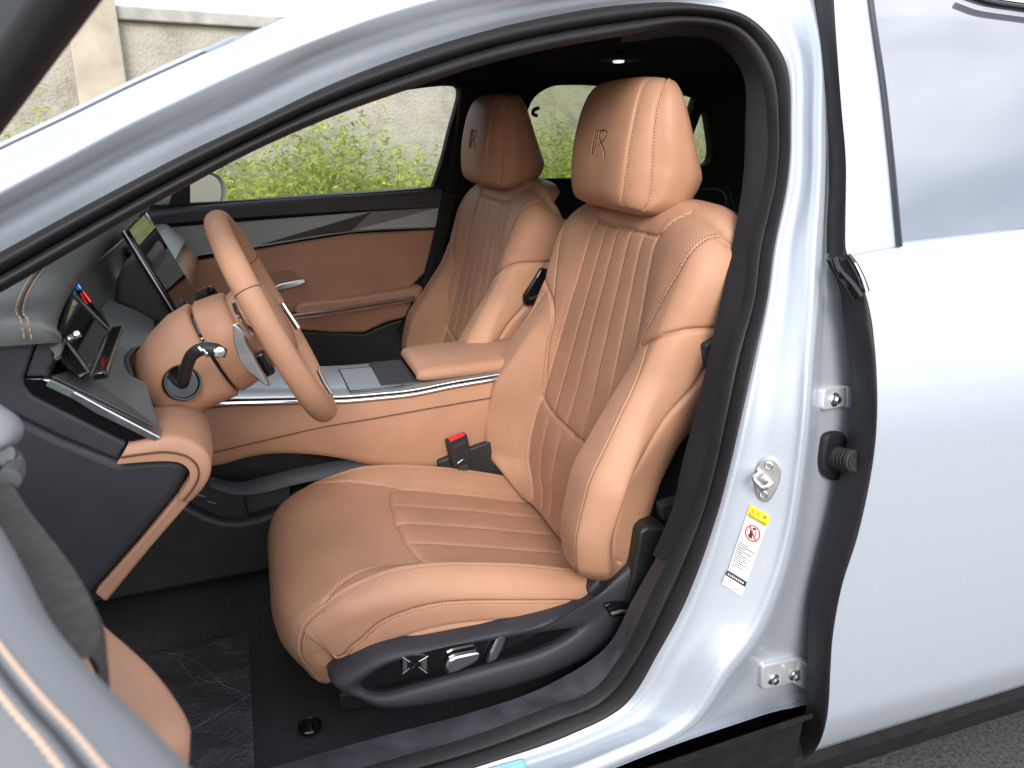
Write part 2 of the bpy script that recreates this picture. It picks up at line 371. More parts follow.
# ------------------------------------------------------------------ door seal: two rubber lips
q = np.array([body(s[5], .125) for s in ST]); qr = resample(q, 300); pr_ = resample(RA[0], 300)
prof_t = np.linspace(0, 1, 27)
bul = np.where(prof_t < .54, np.sin(np.clip(prof_t / .54, 0, 1) * math.pi) ** .55 * .020, np.sin(np.clip((prof_t - .54) / .46, 0, 1) * math.pi) ** .6 * .014) - .002
rows = []
for t, b in zip(prof_t, bul):
    P = pr_ * (1 - t) + qr * t; P = P + np.array([0, -b - .002, 0]); rows.append(P)
rows.insert(0, rows[0] + np.array([0, .02, 0])); rows.append(rows[-1] + np.array([.0, .006, 0]))
own(MB().grid(np.array(rows)).build('door_seal', MT['rubber'], angle=50), label='black double lipped rubber seal round the front doorway')
# ------------------------------------------------------------------ inner trims: headlining edge, pillar trim, sill plate
def trim(name, i0, i1, offs, m, n=90, label=None, extra=.06):
    a = np.array([body(s[5], .125) + np.array([0, .004, 0]) for s in ST[i0:i1]]); b = np.array([body(s[6], offs) for s in ST[i0:i1]])
    c = b + np.array([0, extra, 0])
    A, B, Cc = (resample(x, n) for x in (a, b, c)); rows = []
    mid = (A + B) / 2 + np.array([0, -.006, 0])
    t = np.linspace(0, 1, 9)
    for u in t: rows.append((1 - u) ** 2 * A + 2 * u * (1 - u) * mid + u * u * B)
    for u in (.15, .5, 1): rows.append(B * (1 - u) + Cc * u)
    return own(MB().grid(np.array(rows)).build(name, m, angle=40), label=label)
trim('pillar_trim', 10, 23, .165, MT['black_fabric'], label='dark fabric trim of the pillar behind the driver seat', extra=.012)
trim('sill_plate', 22, NS, .20, MT['scuff_plastic'], label='scuffed dark grey plastic sill plate inside the doorway', extra=.0)
sill_in = np.array([body(s[6], .20) for s in ST[22:]])
# ------------------------------------------------------------------ rear door
rear_door = part('rear_door', 'closed silver rear door with dark glass and black rubber edge')
E = [(833,-40),(834,0),(841,101),(846,162),(846,250),(848,256),(857,271),(866,295),(874,339),(877,380),(877,421),(872,469),(858,535),(842,586),(833,635),(830.5,670),(828.5,706),(822,732),(812,752)]
E3 = smooth_path([body(p, 0) for p in E[4:]], 60)
Rz = np.linspace(1.085, .10, 60); RX = 2.5
rowsd = []
s = np.linspace(0, 1, 60)
bot = body((1024, 676.5)); botr = np.array([RX, 0, .20])
for i in range(60):
    l = E3[i]; zr = 1.13 + (.235 - 1.13) * s[i]
    k = np.linspace(0, 1, 70)
    x = l[0] + (RX - l[0]) * k; 
    z0 = l[2]; zz = z0 + (zr - z0) * np.minimum(1, k * 1.0)
    rowsd.append(np.stack([x, Yb(zz), zz], 1))
rowsd = np.array(rowsd)
edge_in = rowsd[:, :1] + np.array([.012, .006, 0]); edge_in2 = rowsd[:, :1] + np.array([.014, .045, 0])
rowsd = np.concatenate([edge_in2, edge_in, rowsd], 1)
# rounded shoulder where the skin meets the belt line, and the lower hem
hem = rowsd[-1:] + np.array([0, .02, -.004]); belt_in = rowsd[:1] + np.array([0, .03, .0])
own(MB().grid(np.concatenate([belt_in, rowsd, hem], 0)).build('door_skin', MT['silver_paint'], angle=60), rear_door)
# frame of the rear door window
W = [(866,-40),(868,-5),(874,40),(880,80),(889,160),(897,246)]
Ea = smooth_path([body(p, -.002) for p in E[:6]], 40); Wa = smooth_path([body(p, -.002) for p in W], 40)
fr_rows = [Ea + np.array([.012, .05, 0]), Ea + np.array([.008, .008, 0]), Ea] + [Ea * (1 - u) + Wa * u for u in (.25, .5, .75, 1)] + [Wa + np.array([0, .02, 0])]
own(MB().grid(np.array(fr_rows)).build('window_frame', MT['silver_paint'], angle=50), rear_door)
# glass with black edging strip, belt strip
gz = np.linspace(0, 1, 24)
gl = []
for u in gz:
    a = Wa[int(u * 39)]; k = np.linspace(0, 1, 30); x = a[0] + (2.2 - a[0]) * k; z = a[2] + .0 * k + (0.075 * k if u > .9 else 0)
    zz = a[2] + (.085 * k) * u
    gl.append(np.stack([x, Yb(np.clip(zz, 0, 1.55)) + .013, zz], 1))
own(MB().grid(np.array(gl)).build('window_pane', MT['privacy_glass'], angle=180), rear_door)
edge = MB().grid(np.array([Wa + np.array([-.004, -.004, 0]), Wa + np.array([.005, -.005, 0]), Wa + np.array([.012, .0, 0]), Wa + np.array([.013, .012, 0])]))
own(edge.build('window_trim', MT['gloss_black'], angle=180), rear_door)
tr = np.array([body(p, -.004) for p in [(965,-6),(985,1.5),(1024,8),(1090,17),(1200,30)]])
own(MB().tube(smooth_path(tr, 30), .006).build('window_trim', MT['gloss_black']), rear_door)
rf = np.array([body(p, 0) for p in [(940,-22),(985,-4),(1024,3),(1090,12),(1200,25)]]); rf = smooth_path(rf, 30)
own(MB().grid(np.array([rf + np.array([0, .0, 0]), rf + np.array([0, .05, .05]), rf + np.array([0, .12, .085]), rf + np.array([0, .4, .12])])).build('roof_rail', MT['silver_paint'], angle=180), car)
# rubber weatherstrip down the front edge of the rear door
def strip(name, L, Rr, parent, m, bulge=.012, offL=.02, offR=-.004, n=80):
    A = smooth_path([body(p, offL) for p in L], n); B = smooth_path([body(p, offR) for p in Rr], n); rows = []
    rows.append(A + np.array([.01, .03, 0]))
    for u in np.linspace(0, 1, 11): rows.append(A * (1 - u) + B * u + np.array([-.3, -1, 0]) * bulge * math.sin(u * math.pi) ** .7)
    rows.append(B + np.array([.006, .012, 0]))
    return own(MB().grid(np.array(rows)).build(name, m, angle=60), parent)
strip('weatherstrip', [(817,-40),(821,0),(833,101),(837,169),(834.5,225),(834,256)], [(831,-40),(833,0),(841,101),(845.5,162),(845.5,225),(845,256)], rear_door, MT['rubber'], .006)
strip('weatherstrip', [(833,262),(846,288),(851,320),(857,366),(859.5,410),(857,440),(852,463),(840,520),(826,572),(817,610),(814.5,640),(813,694),(811,724),(796,745),(780,757)],
      [(847,256),(866,295),(874,339),(877,380),(877,421),(872,469),(858,535),(842,586),(833,635),(830.5,670),(828.5,706),(823,734),(810,755),(797,763),(783,763)], rear_door, MT['rubber'], .012, .03)
# folded corner piece where the two strips meet
cl_ = MB().tube(smooth_path([body(p, -.012) for p in [(834,258),(840,272),(850,284),(859,297)]], 14), np.linspace(.005, .009, 14), n=10)
cl_.tube(smooth_path([body(p, -.016) for p in [(848,255),(854,263),(861,277),(866,292)]], 14), np.linspace(.004, .006, 14), n=10)
own(cl_.build('seal_corner', MT['gloss_black']), rear_door)
# black lower cladding under the sill and rear door
cl0 = [body(p, .012) for p in [(560,797),(680,758),(760,731),(813,713)]]
cA = smooth_path(cl0, 20)
own(MB().grid(np.array([cA, cA + np.array([0, .0, -.012]), cA + np.array([0, .02, -.02]), cA + np.array([0, .03, -.16]), cA + np.array([0, .2, -.17])])).build('sill_cladding', MT['cladding'], angle=50), car)
xb = np.linspace(.30, 2.5, 40); zb = np.array([np.interp(x, rowsd[-1][:, 0], rowsd[-1][:, 2]) for x in np.maximum(xb, rowsd[-1][2, 0])])
cb = np.stack([xb, Yb(zb) + .02, zb - .004], 1)
own(MB().grid(np.array([cb + np.array([0, .02, .01]), cb + np.array([0, -.016, -.003]), cb + np.array([0, -.020, -.026]), cb + np.array([0, -.012, -.034]), cb + np.array([0, -.010, -.060]), cb + np.array([0, .0, -.066]), cb + np.array([0, .01, -.10]), cb + np.array([0, .06, -.11]), cb + np.array([0, .45, -.11])])).build('sill_cladding', MT['cladding'], angle=40), car)
ch = smooth_path(cb[4:] + np.array([0, -.006, -.001]), 60)
own(MB().tube(ch, .0022, n=8).build('door_hem', MT['chrome']), rear_door)
# ------------------------------------------------------------------ leather seats
class Loft:
    """closed rings of half profiles (a, d) along a spine (x, z); d is measured along the spine's normal"""
    def __init__(s, us, spine, prof, N, ks, flip=1):
        us = np.asarray(us, float); U = np.linspace(us[0], us[-1], N) if np.isscalar(N) else np.asarray(N, float); s.U = U; s.us = us
        sp = catm(us, np.asarray(spine, float).T, U).T                       # N x 2 (x, z)
        tg = np.gradient(sp, axis=0); tg /= np.linalg.norm(tg, axis=1)[:, None]
        nn = np.stack([-tg[:, 1], tg[:, 0]], 1) * flip                       # normal in the x-z plane
        s.sp, s.nn, s.tg = sp, nn, tg
        P = np.asarray(prof, float)                                          # S x K x 2
        s.K = P.shape[1] - 1
        A = pchip(us, P[:, :, 0].T, U).T; D = pchip(us, P[:, :, 1].T, U).T   # N x K+1
        s.A, s.D = A, D; s.ks = ks; s.kn = np.arange(s.K + 1, dtype=float)
        s.grid = s.pos(ks)
    def pos(s, ks, rows=None):
        ak = np.abs(ks); sg = np.sign(ks)
        mA = np.gradient(s.A, axis=1); mD = slopes(s.kn, s.D); mA = slopes(s.kn, s.A)
        a = hermite(s.kn, s.A, mA, ak) * sg; d = hermite(s.kn, s.D, mD, ak)  # N x M
        x = s.sp[:, :1] + s.nn[:, :1] * d; z = s.sp[:, 1:] + s.nn[:, 1:] * d
        return np.stack([x, a, z], 2)
    def pt(s, k, u):
        i = np.interp(u, s.U, np.arange(len(s.U))); j = np.interp(k, s.ks, np.arange(len(s.ks)))
        i0, j0 = int(min(i, len(s.U) - 1.001)), int(min(j, len(s.ks) - 1.001)); fi, fj = i - i0, j - j0; G = s.grid
        return (G[i0, j0] * (1 - fi) * (1 - fj) + G[i0 + 1, j0] * fi * (1 - fj) + G[i0, j0 + 1] * (1 - fi) * fj + G[i0 + 1, j0 + 1] * fi * fj)
def ks_dense(K, dens):
    """sample positions over k = -K..K with dens samples per interval"""
    h = [0.]
    for i, n in enumerate(dens): h += list(i + np.arange(1, n + 1) / n)
    h = np.array(h); return np.concatenate([-h[:0:-1], h])
def gnormals(G):
    du = np.gradient(G, axis=0); dv = np.gradient(G, axis=1); n = np.cross(dv, du); n /= np.linalg.norm(n, axis=2)[:, :, None] + 1e-12; return n
def poly_dist(P, L, rad):
    """distance of points P to polyline L, inf beyond rad"""
    d = np.full(len(P), 1e3); lo, hi = L.min(0) - rad, L.max(0) + rad
    idx = np.where(((P > lo) & (P < hi)).all(1))[0]
    if not len(idx): return d
    Q = P[idx]; best = np.full(len(Q), 1e6)
    for a, b in zip(L[:-1], L[1:]):
        ab = b - a; t = np.clip(((Q - a) @ ab) / (ab @ ab + 1e-12), 0, 1); r = Q - a - t[:, None] * ab; best = np.minimum(best, (r * r).sum(1))
    d[idx] = np.sqrt(best); return d
def dense(L, step=.004):
    s = np.concatenate([[0], np.cumsum(np.linalg.norm(np.diff(L, axis=0), axis=1))]); n = max(3, int(s[-1] / step))
    t = np.linspace(0, s[-1], n); return np.stack([np.interp(t, s, L[:, c]) for c in range(3)], 1)
class Cover:
    """leather cover over a Loft: seams pressed in, rows of stitches laid beside them"""
    def __init__(s, L, sign=1):
        s.L = L; s.G = L.grid.copy(); s.N = gnormals(s.G); s.N = s.N * np.sign((s.N * (s.G - s.G.mean(1, keepdims=True))).sum(2).mean()); s.disp = np.zeros(s.G.shape[:2]); s.st = []; s.perf = np.zeros(s.G.shape[:2]); s.sign = sign
        s.flat = s.G.reshape(-1, 3)
        G = s.G; q = np.concatenate([np.zeros((len(G), 1)), np.cumsum(np.linalg.norm(np.diff(G, axis=1), axis=2), 1)], 1); c = len(L.ks) // 2; s.q = q - q[:, c:c + 1]
        v = np.concatenate([[0], np.cumsum(np.linalg.norm(np.diff(L.sp, axis=0), axis=1))]); s.v = np.repeat(v[:, None], G.shape[1], 1)
    def line(s, pts, n=70):
        P = np.asarray(pts, float); t = np.linspace(0, 1, len(P)); tt = np.linspace(0, 1, n)
        m = P if len(P) == 2 else P
        k = np.interp(tt, t, P[:, 0]) if len(P) == 2 else pchip(t, P[:, 0], tt); u = np.interp(tt, t, P[:, 1]) if len(P) == 2 else catm(t, P[:, 1], tt)
        return np.array([s.L.pt(a, b) for a, b in zip(k, u)])
    def seam(s, pts, depth=.0025, w=.0022, puff=.0, pw=.02, stitch=None, off=.004, both=True, light=True, mirror=True, ridge=0.):
        for sg in ((1, -1) if mirror else (1,)):
            P = [(k * sg, u) for k, u in pts]; Ln = s.line(P)
            d = poly_dist(s.flat, dense(Ln, .006), max(3 * w, 2.5 * pw) + .01).reshape(s.disp.shape)
            s.disp -= 1.35 * depth * np.exp(-(d / w) ** 2)
            if puff: s.disp -= puff * np.exp(-d / pw)
            if ridge: s.disp += ridge * np.exp(-((d - 2.4 * w) / (1.5 * w)) ** 2)
            if stitch:
                for sd in stitch: s.st.append((Ln, sd * off * sg, light))
    def region(s, f): s.perf = np.maximum(s.perf, f)
    def build(s, name, parent, base_mat='tan_leather'):
        G = s.G + s.N * s.disp[:, :, None]; n, m = G.shape[:2]
        V = list(G.reshape(-1, 3)); F = grid_faces(n, m); MI = [0] * len(F)
        N2 = s.N; flatV = G.reshape(-1, 3); uv = np.stack([s.q.ravel(), s.v.ravel()], 1); perf = list(s.perf.ravel())
        # end caps
        for r, rev in ((0, False), (n - 1, True)):
            f = [r * m + j for j in range(m - 1)]; F.append(tuple(f if rev else f[::-1])); MI.append(0)
        fn = N2.reshape(-1, 3); sv = []; sf = []; sm = []
        for Ln, off, light in s.st:
            D = dense(Ln, .0060); T = np.gradient(D, axis=0); T /= np.linalg.norm(T, axis=1)[:, None] + 1e-12
            # nearest surface normal / height
            lo, hi = D.min(0) - .02, D.max(0) + .02; idx = np.where(((flatV > lo) & (flatV < hi)).all(1))[0]
            if not len(idx): continue
            Q = flatV[idx]
            j0 = idx[np.argmin(((Q[None] - D[:, None]) ** 2).sum(2), 1)]; S = np.cross(fn[j0], T); S /= np.linalg.norm(S, axis=1)[:, None] + 1e-12
            C = D + S * off; j = idx[np.argmin(((Q[None] - C[:, None]) ** 2).sum(2), 1)]; nn = fn[j]
            C = C + nn * ((flatV[j] - C) * nn).sum(1)[:, None]
            for c, t, nv in zip(C, T, nn):
                sd = np.cross(nv, t); o = len(V) + len(sv); l, wd, h = .0023, .00085, .0006
                sv += [c - t * l - nv * .0004, c - t * l * .5 + sd * wd + nv * h * .4, c - t * l * .5 + nv * h * 1.6, c - t * l * .5 - sd * wd + nv * h * .4,
                       c + t * l * .5 + sd * wd + nv * h * .4, c + t * l * .5 + nv * h * 1.6, c + t * l * .5 - sd * wd + nv * h * .4, c + t * l - nv * .0004]
                q = [(0, 1, 2), (0, 2, 3), (1, 4, 5, 2), (2, 5, 6, 3), (4, 7, 5), (5, 7, 6)]
                sf += [tuple(o + a for a in f) for f in q]; sm += [1 if light else 2] * 6
        V += sv; F += sf; MI += sm; uv = np.vstack([uv, np.zeros((len(sv), 2))]); perf += [0.] * len(sv)
        return mk(name, V, F, None, parent, mats=[MT[base_mat], MT['stitch_light'], MT['stitch_dark']], midx=MI, uv=uv, attrs={'perf': perf})
def sstep(x, a, b): t = np.clip((x - a) / (b - a), 0, 1); return t * t * (3 - 2 * t)

# ---- backrest. local frame: x as the car's, y about the seat's middle, z up
TB = R(12.5); B0 = np.array([.172, .39]); BU = np.array([math.sin(TB), math.cos(TB)]); BN = np.array([-math.cos(TB), math.sin(TB)])
bu = [-.028, .020, .062, .13, .20, .27, .35, .43, .53, .60, .65, .69, .72, .742, .752]
bsp = [B0 + BU * u + BN * d for u, d in [(-.028, -.002), (.020, .0), (.062, .004), (.13, .006), (.20, .004), (.27, .0), (.35, 0), (.43, 0), (.53, 0), (.60, .0), (.65, -.002), (.688, -.012), (.713, -.032), (.732, -.062), (.738, -.095)]]
def H(*a): return list(a)
# k:      0       1          2          3           4            5            6            7            8          9
BS = [1] * 15
bprof = [
 [(0,0),(.07,0),(.120,.003),(.145,.010),(.172,.018),(.205,.014),(.225,-.004),(.222,-.03),(.20,-.06),(0,-.07)],
 [(0,0),(.078,0),(.145,.006),(.185,.032),(.228,.064),(.280,.062),(.304,.020),(.290,-.008),(.235,-.08),(0,-.10)],
 [(0,0),(.11,0),(.185,.006),(.222,.046),(.260,.092),(.318,.092),(.340,.042),(.312,.006),(.245,-.085),(0,-.105)],
 [(0,0),(.118,0),(.196,.007),(.226,.056),(.258,.110),(.328,.112),(.356,.060),(.318,.022),(.240,-.088),(0,-.11)],
 [(0,0),(.117,0),(.194,.007),(.221,.056),(.252,.112),(.325,.114),(.362,.060),(.322,.028),(.240,-.090),(0,-.11)],
 [(0,0),(.114,0),(.188,.006),(.213,.046),(.246,.096),(.314,.099),(.346,.050),(.322,.016),(.248,-.094),(0,-.11)],
 [(0,0),(.109,0),(.181,.005),(.205,.030),(.238,.066),(.296,.070),(.325,.028),(.320,-.012),(.275,-.115),(0,-.12)],
 [(0,0),(.103,0),(.171,.004),(.195,.016),(.230,.034),(.284,.042),(.316,.008),(.322,-.055),(.300,-.145),(0,-.15)],
 [(0,0),(.094,0),(.157,.003),(.188,.012),(.232,.022),(.282,.026),(.318,.004),(.330,-.070),(.312,-.170),(0,-.175)],
 [(0,0),(.088,0),(.147,.003),(.182,.010),(.234,.018),(.284,.018),(.322,-.006),(.336,-.075),(.316,-.175),(0,-.18)],
 [(0,0),(.085,0),(.141,.002),(.175,.006),(.230,.011),(.278,.007),(.313,-.018),(.328,-.078),(.310,-.170),(0,-.175)],
 [(0,0),(.084,0),(.14,.0),(.171,.0),(.222,-.001),(.264,-.010),(.294,-.032),(.308,-.078),(.292,-.145),(0,-.15)],
 [(0,0),(.082,0),(.136,-.001),(.166,-.004),(.212,-.008),(.250,-.018),(.282,-.040),(.300,-.074),(.286,-.112),(0,-.115)],
 [(0,0),(.076,0),(.126,-.001),(.156,-.003),(.196,-.006),(.236,-.014),(.266,-.030),(.284,-.050),(.270,-.072),(0,-.074)],
 [(0,0),(.07,0),(.112,0),(.138,-.001),(.172,-.003),(.208,-.008),(.236,-.016),(.250,-.026),(.238,-.036),(0,-.038)],
]
bprof = [[(a * (1 if i < 3 else sc), d + (.006 * (sc - 1) / .07 if 3 < i < 6 else 0)) for i, (a, d) in enumerate(r)] for r, sc in zip(bprof, BS)]
LB = Loft(bu, bsp, bprof, 330, ks_dense(9, [26, 22, 16, 20, 22, 20, 14, 18, 8]))
CB = Cover(LB, sign=-1)
qa, va = np.abs(CB.q), CB.v; KB = np.abs(np.repeat(LB.ks[None], len(LB.U), 0)); UB = np.repeat(LB.U[:, None], len(LB.ks), 1)
CB.seam([(2, -.01), (2, .1), (2, .25), (2, .40), (2, .55), (2, .657)], .0032, .0028, puff=.0022, pw=.012, stitch=(1,), off=.0035)
for k in (.333, 1.0):
    CB.seam([(k, .213 - .004 * (1 - k)), (k, .42), (k, .655)], .0020, .0022, puff=.0026, pw=.011, stitch=(1,), off=.002, light=True)
for k in (.42, 1.15):
    CB.seam([(k * 1.05, .185), (k, .1), (k * .95, -.01)], .0020, .0022, puff=.0028, pw=.012, stitch=(1,), off=.002)
CB.seam([(2.0, .224), (1.1, .206), (0, .200)], .006, .0035, puff=.004, pw=.012)
CB.seam([(2.0, .228), (2.3, .285), (2.65, .345), (3.1, .405), (3.7, .448), (5, .488), (6, .510), (7, .528), (8, .545)], .005, .0032, puff=.004, pw=.012)
CB.seam([(3.75, .452), (3.9, .475), (4.15, .51), (4.5, .56), (4.95, .63), (5.3, .672), (5.7, .700)], .0035, .0028, puff=.0025, pw=.012, stitch=(1, -1), off=.0045, light=False)
CB.seam([(4.55, .466), (4.8, .43), (5, .36), (5, .25), (5, .15), (5, .03)], .0032, .0026, puff=.0022, pw=.012, stitch=(1,), off=.0045, light=False)
CB.seam([(-3.75, .445), (-3.7, .38), (-3.65, .30), (-3.6, .2), (-3.6, .12), (-3.7, .04)], .0016, .0022, puff=.001, pw=.008, stitch=(1,), off=.002, mirror=False)
CB.seam([(7.1, .528), (7, .42), (7, .3), (7, .18), (6.9, .09), (7.2, .05)], .0055, .0035, puff=.003, pw=.014)
CB.seam([(3.3, .722), (2.9, .70), (2.35, .668), (1.9, .657), (1, .655), (0, .655)], .0035, .0028, puff=.003, pw=.012)
# gentle creases of soft hide
wr = np.zeros_like(CB.disp)
for _ in range(26):
    fx, fy, ph = rng.normal() * 26, rng.normal() * 26, rng.random() * 6.28; wr += np.sin(CB.q * fx + CB.v * fy + ph) / (1 + .04 * math.hypot(fx, fy) ** 1.2)
CB.disp += wr * .00036
upper = (KB > 2.05) & (KB < 5.6) & (UB > .43)
bnd = np.interp(UB, [.425, .45, .51, .56, .63, .68, .705], [2.9, 3.6, 4.15, 4.5, 4.95, 5.3, 5.8])
wing = np.interp(KB, [2, 2.3, 2.65, 3.1, 3.7, 5], [.228, .285, .345, .405, .448, .488])
pf = ((KB > 2.06) & (KB < bnd) & (UB > wing + .008) & (UB < .72)) * 1.0
pf = np.maximum(pf, ((KB < 1.95) & (UB < .65)) * .55)                                   # fine holes in the fluted panel
pf = np.maximum(pf, ((KB > 2.06) & (KB < 4.75) & (UB < wing - .008) & (CB.q > 0)) * 1.0)       # the far bolster is perforated too
CB.region(pf)
# ---- headrest
hu = [.686, .690, .698, .730, .775, .815, .855, .895, .919, .936, .946, .950]
hsp = [B0 + BU * u for u in hu]
f_ = [.014, .040, .060, .077, .086, .089, .088, .083, .075, .059, .028, .006]
w_ = [.106, .143, .162, .178, .184, .184, .181, .171, .158, .136, .100, .052]
b_ = [-.010, -.030, -.054, -.104, -.118, -.096, -.070, -.046, -.032, -.022, -.018, -.012]
hprof = []
for f, w2, b in zip(f_, w_, b_):
    D = f - b
    hprof.append([(0, f), (.38 * w2, f - .010 * D), (.64 * w2, f - .05 * D), (.80 * w2, f - .14 * D), (.93 * w2, f - .30 * D), (1. * w2, f - .46 * D), (.955 * w2, f - .68 * D), (.76 * w2, f - .90 * D), (.52 * w2, f - .985 * D), (0, b)])
HU = np.unique(np.concatenate([np.linspace(hu[0], hu[-1], 150), np.linspace(.770, .846, 150)]))
LH = Loft(hu, hsp, hprof, HU, ks_dense(9, [150, 16, 16, 14, 14, 10, 10, 8, 8]))
CH = Cover(LH, sign=-1)
CH.seam([(2.55, .696), (2.5, .73), (2.5, .80), (2.5, .87), (2.6, .92), (2.9, .945), (3.4, .954)], .003, .0026, puff=.002, pw=.01, stitch=(1,), off=.004)
CH.seam([(4.35, .697), (4.0, .73), (3.75, .80), (3.75, .86), (4.0, .905), (4.6, .938), (5.3, .951)], .003, .0026, puff=.002, pw=.01, stitch=(1,), off=.004)
# pressed emblem on the front: two broken bars and a crossed ribbon
mat('stamp_brown', (.055, .024, .013), .5)
EA = CH.G[:, :, 1] + .034; EU = np.repeat(LH.U[:, None], len(LH.ks), 1) - .808
EQ = np.stack([EA / 1.9, EU, 0 * EA], 2).reshape(-1, 3); near = (np.abs(EQ[:, 0]) < .028) & (np.abs(EQ[:, 1]) < .036) & (np.abs(np.repeat(LH.ks[None], len(LH.U), 0)).ravel() < 1.2)
EI = np.where(near)[0]; ecut = np.zeros(len(EQ)); erim = np.zeros(len(EQ))
for P_e, wd in [([(.0105, .0195), (.0100, .0040)], .0015), ([(.0066, .0195), (.0064, .0050)], .0012), ([(.0102, -.0010), (.0096, -.0190)], .0016), ([(.0063, -.0010), (.0061, -.0200)], .0012),
         ([(.0030, .0175), (-.0060, .0182), (-.0098, .0120), (-.0062, .0030), (-.0005, -.0040), (.0020, -.0110), (.0020, -.0200)], .0008),
         ([(.0030, .0172), (.0015, .0070), (-.0050, -.0040), (-.0105, -.0120), (-.0130, -.0220)], .0009)]:
    wd *= 1.25; Le = np.array([(x * 1.35, z * 1.22, 0) for x, z in P_e]); Le = smooth_path(Le, 30) if len(Le) > 2 else Le
    de = poly_dist(EQ[EI], Le, .03)
    ecut[EI] = np.maximum(ecut[EI], .0020 / (1 + np.exp((de - wd) / .0003))); erim[EI] = np.maximum(erim[EI], .0004 * np.exp(-((de - wd - .0012) / .0008) ** 2))
CH.disp += (erim * (ecut < .0005) - ecut).reshape(CH.disp.shape)
def build_headrest(name, parent):
    o = CH.build(name, parent); o.location = (0, .050, 0); me = o.data; me.materials.append(MT['stamp_brown'])
    nq = (CH.G.shape[0] - 1) * (CH.G.shape[1] - 1); mi = np.zeros(len(me.polygons), np.int32); me.polygons.foreach_get('material_index', mi)
    e = ecut.reshape(CH.disp.shape); m4 = np.maximum.reduce([e[:-1, :-1], e[1:, :-1], e[:-1, 1:], e[1:, 1:]]).ravel(); mi[:nq][m4 > .0010] = 3
    me.polygons.foreach_set('material_index', mi); return o
# ---- cushion. spine runs from the back, forward and down over the nose
cu = [0, .12, .24, .36, .46, .53, .575, .61, .65, .69, .74]
csp = [(.222, .336), (.11, .364), (-.0, .394), (-.12, .424), (-.22, .446), (-.295, .457), (-.352, .4535), (-.404, .437), (-.440, .400), (-.444, .330), (-.398, .240)]
# k: 0 centre, 1, 2 insert edge, 3 rise, 4 crest(ridge seam), 5 outer top edge, 6 side seam, 7 side lower, 8 under edge, 9 under centre
cprof = [
 [(0,0),(.10,0),(.165,.002),(.195,.012),(.222,.022),(.248,.012),(.262,-.010),(.262,-.035),(.235,-.06),(0,-.07)],
 [(0,0),(.10,0),(.166,.003),(.197,.016),(.228,.028),(.258,.018),(.272,-.010),(.270,-.050),(.24,-.085),(0,-.09)],
 [(0,0),(.102,0),(.168,.003),(.198,.018),(.230,.030),(.261,.018),(.276,-.014),(.272,-.066),(.24,-.10),(0,-.11)],
 [(0,0),(.102,0),(.170,.003),(.200,.016),(.231,.026),(.262,.014),(.277,-.018),(.272,-.085),(.24,-.12),(0,-.13)],
 [(0,0),(.102,0),(.172,.001),(.202,.008),(.232,.013),(.263,.001),(.277,-.030),(.270,-.108),(.24,-.145),(0,-.15)],
 [(0,0),(.102,0),(.174,-.002),(.205,-.002),(.234,-.004),(.262,-.018),(.274,-.048),(.266,-.130),(.235,-.16),(0,-.16)],
 [(0,0),(.102,0),(.176,-.005),(.208,-.009),(.236,-.016),(.260,-.032),(.270,-.062),(.262,-.135),(.235,-.15),(0,-.15)],
 [(0,0),(.102,0),(.177,-.007),(.210,-.015),(.237,-.026),(.258,-.044),(.266,-.072),(.258,-.125),(.235,-.135),(0,-.135)],
 [(0,0),(.102,0),(.177,-.008),(.210,-.018),(.237,-.032),(.256,-.050),(.262,-.076),(.255,-.115),(.235,-.12),(0,-.12)],
 [(0,0),(.102,0),(.176,-.008),(.208,-.018),(.234,-.032),(.252,-.050),(.258,-.072),(.252,-.100),(.235,-.105),(0,-.105)],
 [(0,0),(.10,0),(.172,-.008),(.202,-.017),(.226,-.029),(.242,-.044),(.248,-.062),(.244,-.080),(.225,-.085),(0,-.085)],
]
cprof = [[(a, d + (.009 if k == 4 and i < 5 else .004 if k in (3, 5) and i < 5 else 0)) for k, (a, d) in enumerate(r)] for i, r in enumerate(cprof)]
LC = Loft(cu, csp, cprof, 300, ks_dense(9, [26, 22, 16, 18, 18, 14, 22, 10, 6]), flip=-1)
CC = Cover(LC, sign=-1)
KC = np.abs(np.repeat(LC.ks[None], len(LC.U), 0)); UC = np.repeat(LC.U[:, None], len(LC.ks), 1)
CC.seam([(2, .0), (2, .2), (2.02, .36), (1.98, .385), (1.85, .398), (1.2, .412), (.6, .418), (0, .42)], .004, .003, puff=.0035, pw=.014, stitch=None)
CC.seam([(0, 0), (0, .2), (0, .415)], .0020, .0022, puff=.0028, pw=.011, stitch=(1,), off=.002, mirror=False)
for k in (.83,):
    CC.seam([(k, -.0), (k, .2), (k, .41)], .0020, .0022, puff=.0028, pw=.011, stitch=(1,), off=.002)
CC.seam([(2, .03), (1, .035), (0, .035)], .003, .0026, puff=.002, pw=.01)
CC.seam([(4, .0), (4, .2), (4, .40), (4.05, .50), (4.35, .555), (4.75, .60), (4.9, .65), (4.6, .70), (4.2, .735)], .0036, .0028, puff=.0022, pw=.010, stitch=(1, -1), off=.0045, ridge=.0008)
CC.seam([(6.0, .02), (6.0, .2), (6.05, .36), (6.25, .46), (6.6, .53), (6.9, .60), (7.0, .66), (6.9, .72)], .003, .0026, puff=.002, pw=.010, stitch=(1, -1), off=.004, light=False)
CC.seam([(6.75, .03), (6.72, .2), (6.75, .36), (6.9, .46), (7.1, .55)], .003, .0026, puff=.001, pw=.008)
CC.seam([(2.02, .36), (2.25, .44), (2.9, .52), (3.7, .56), (4.3, .58)], .0028, .0026, puff=.002, pw=.012)
wr = np.zeros_like(CC.disp)
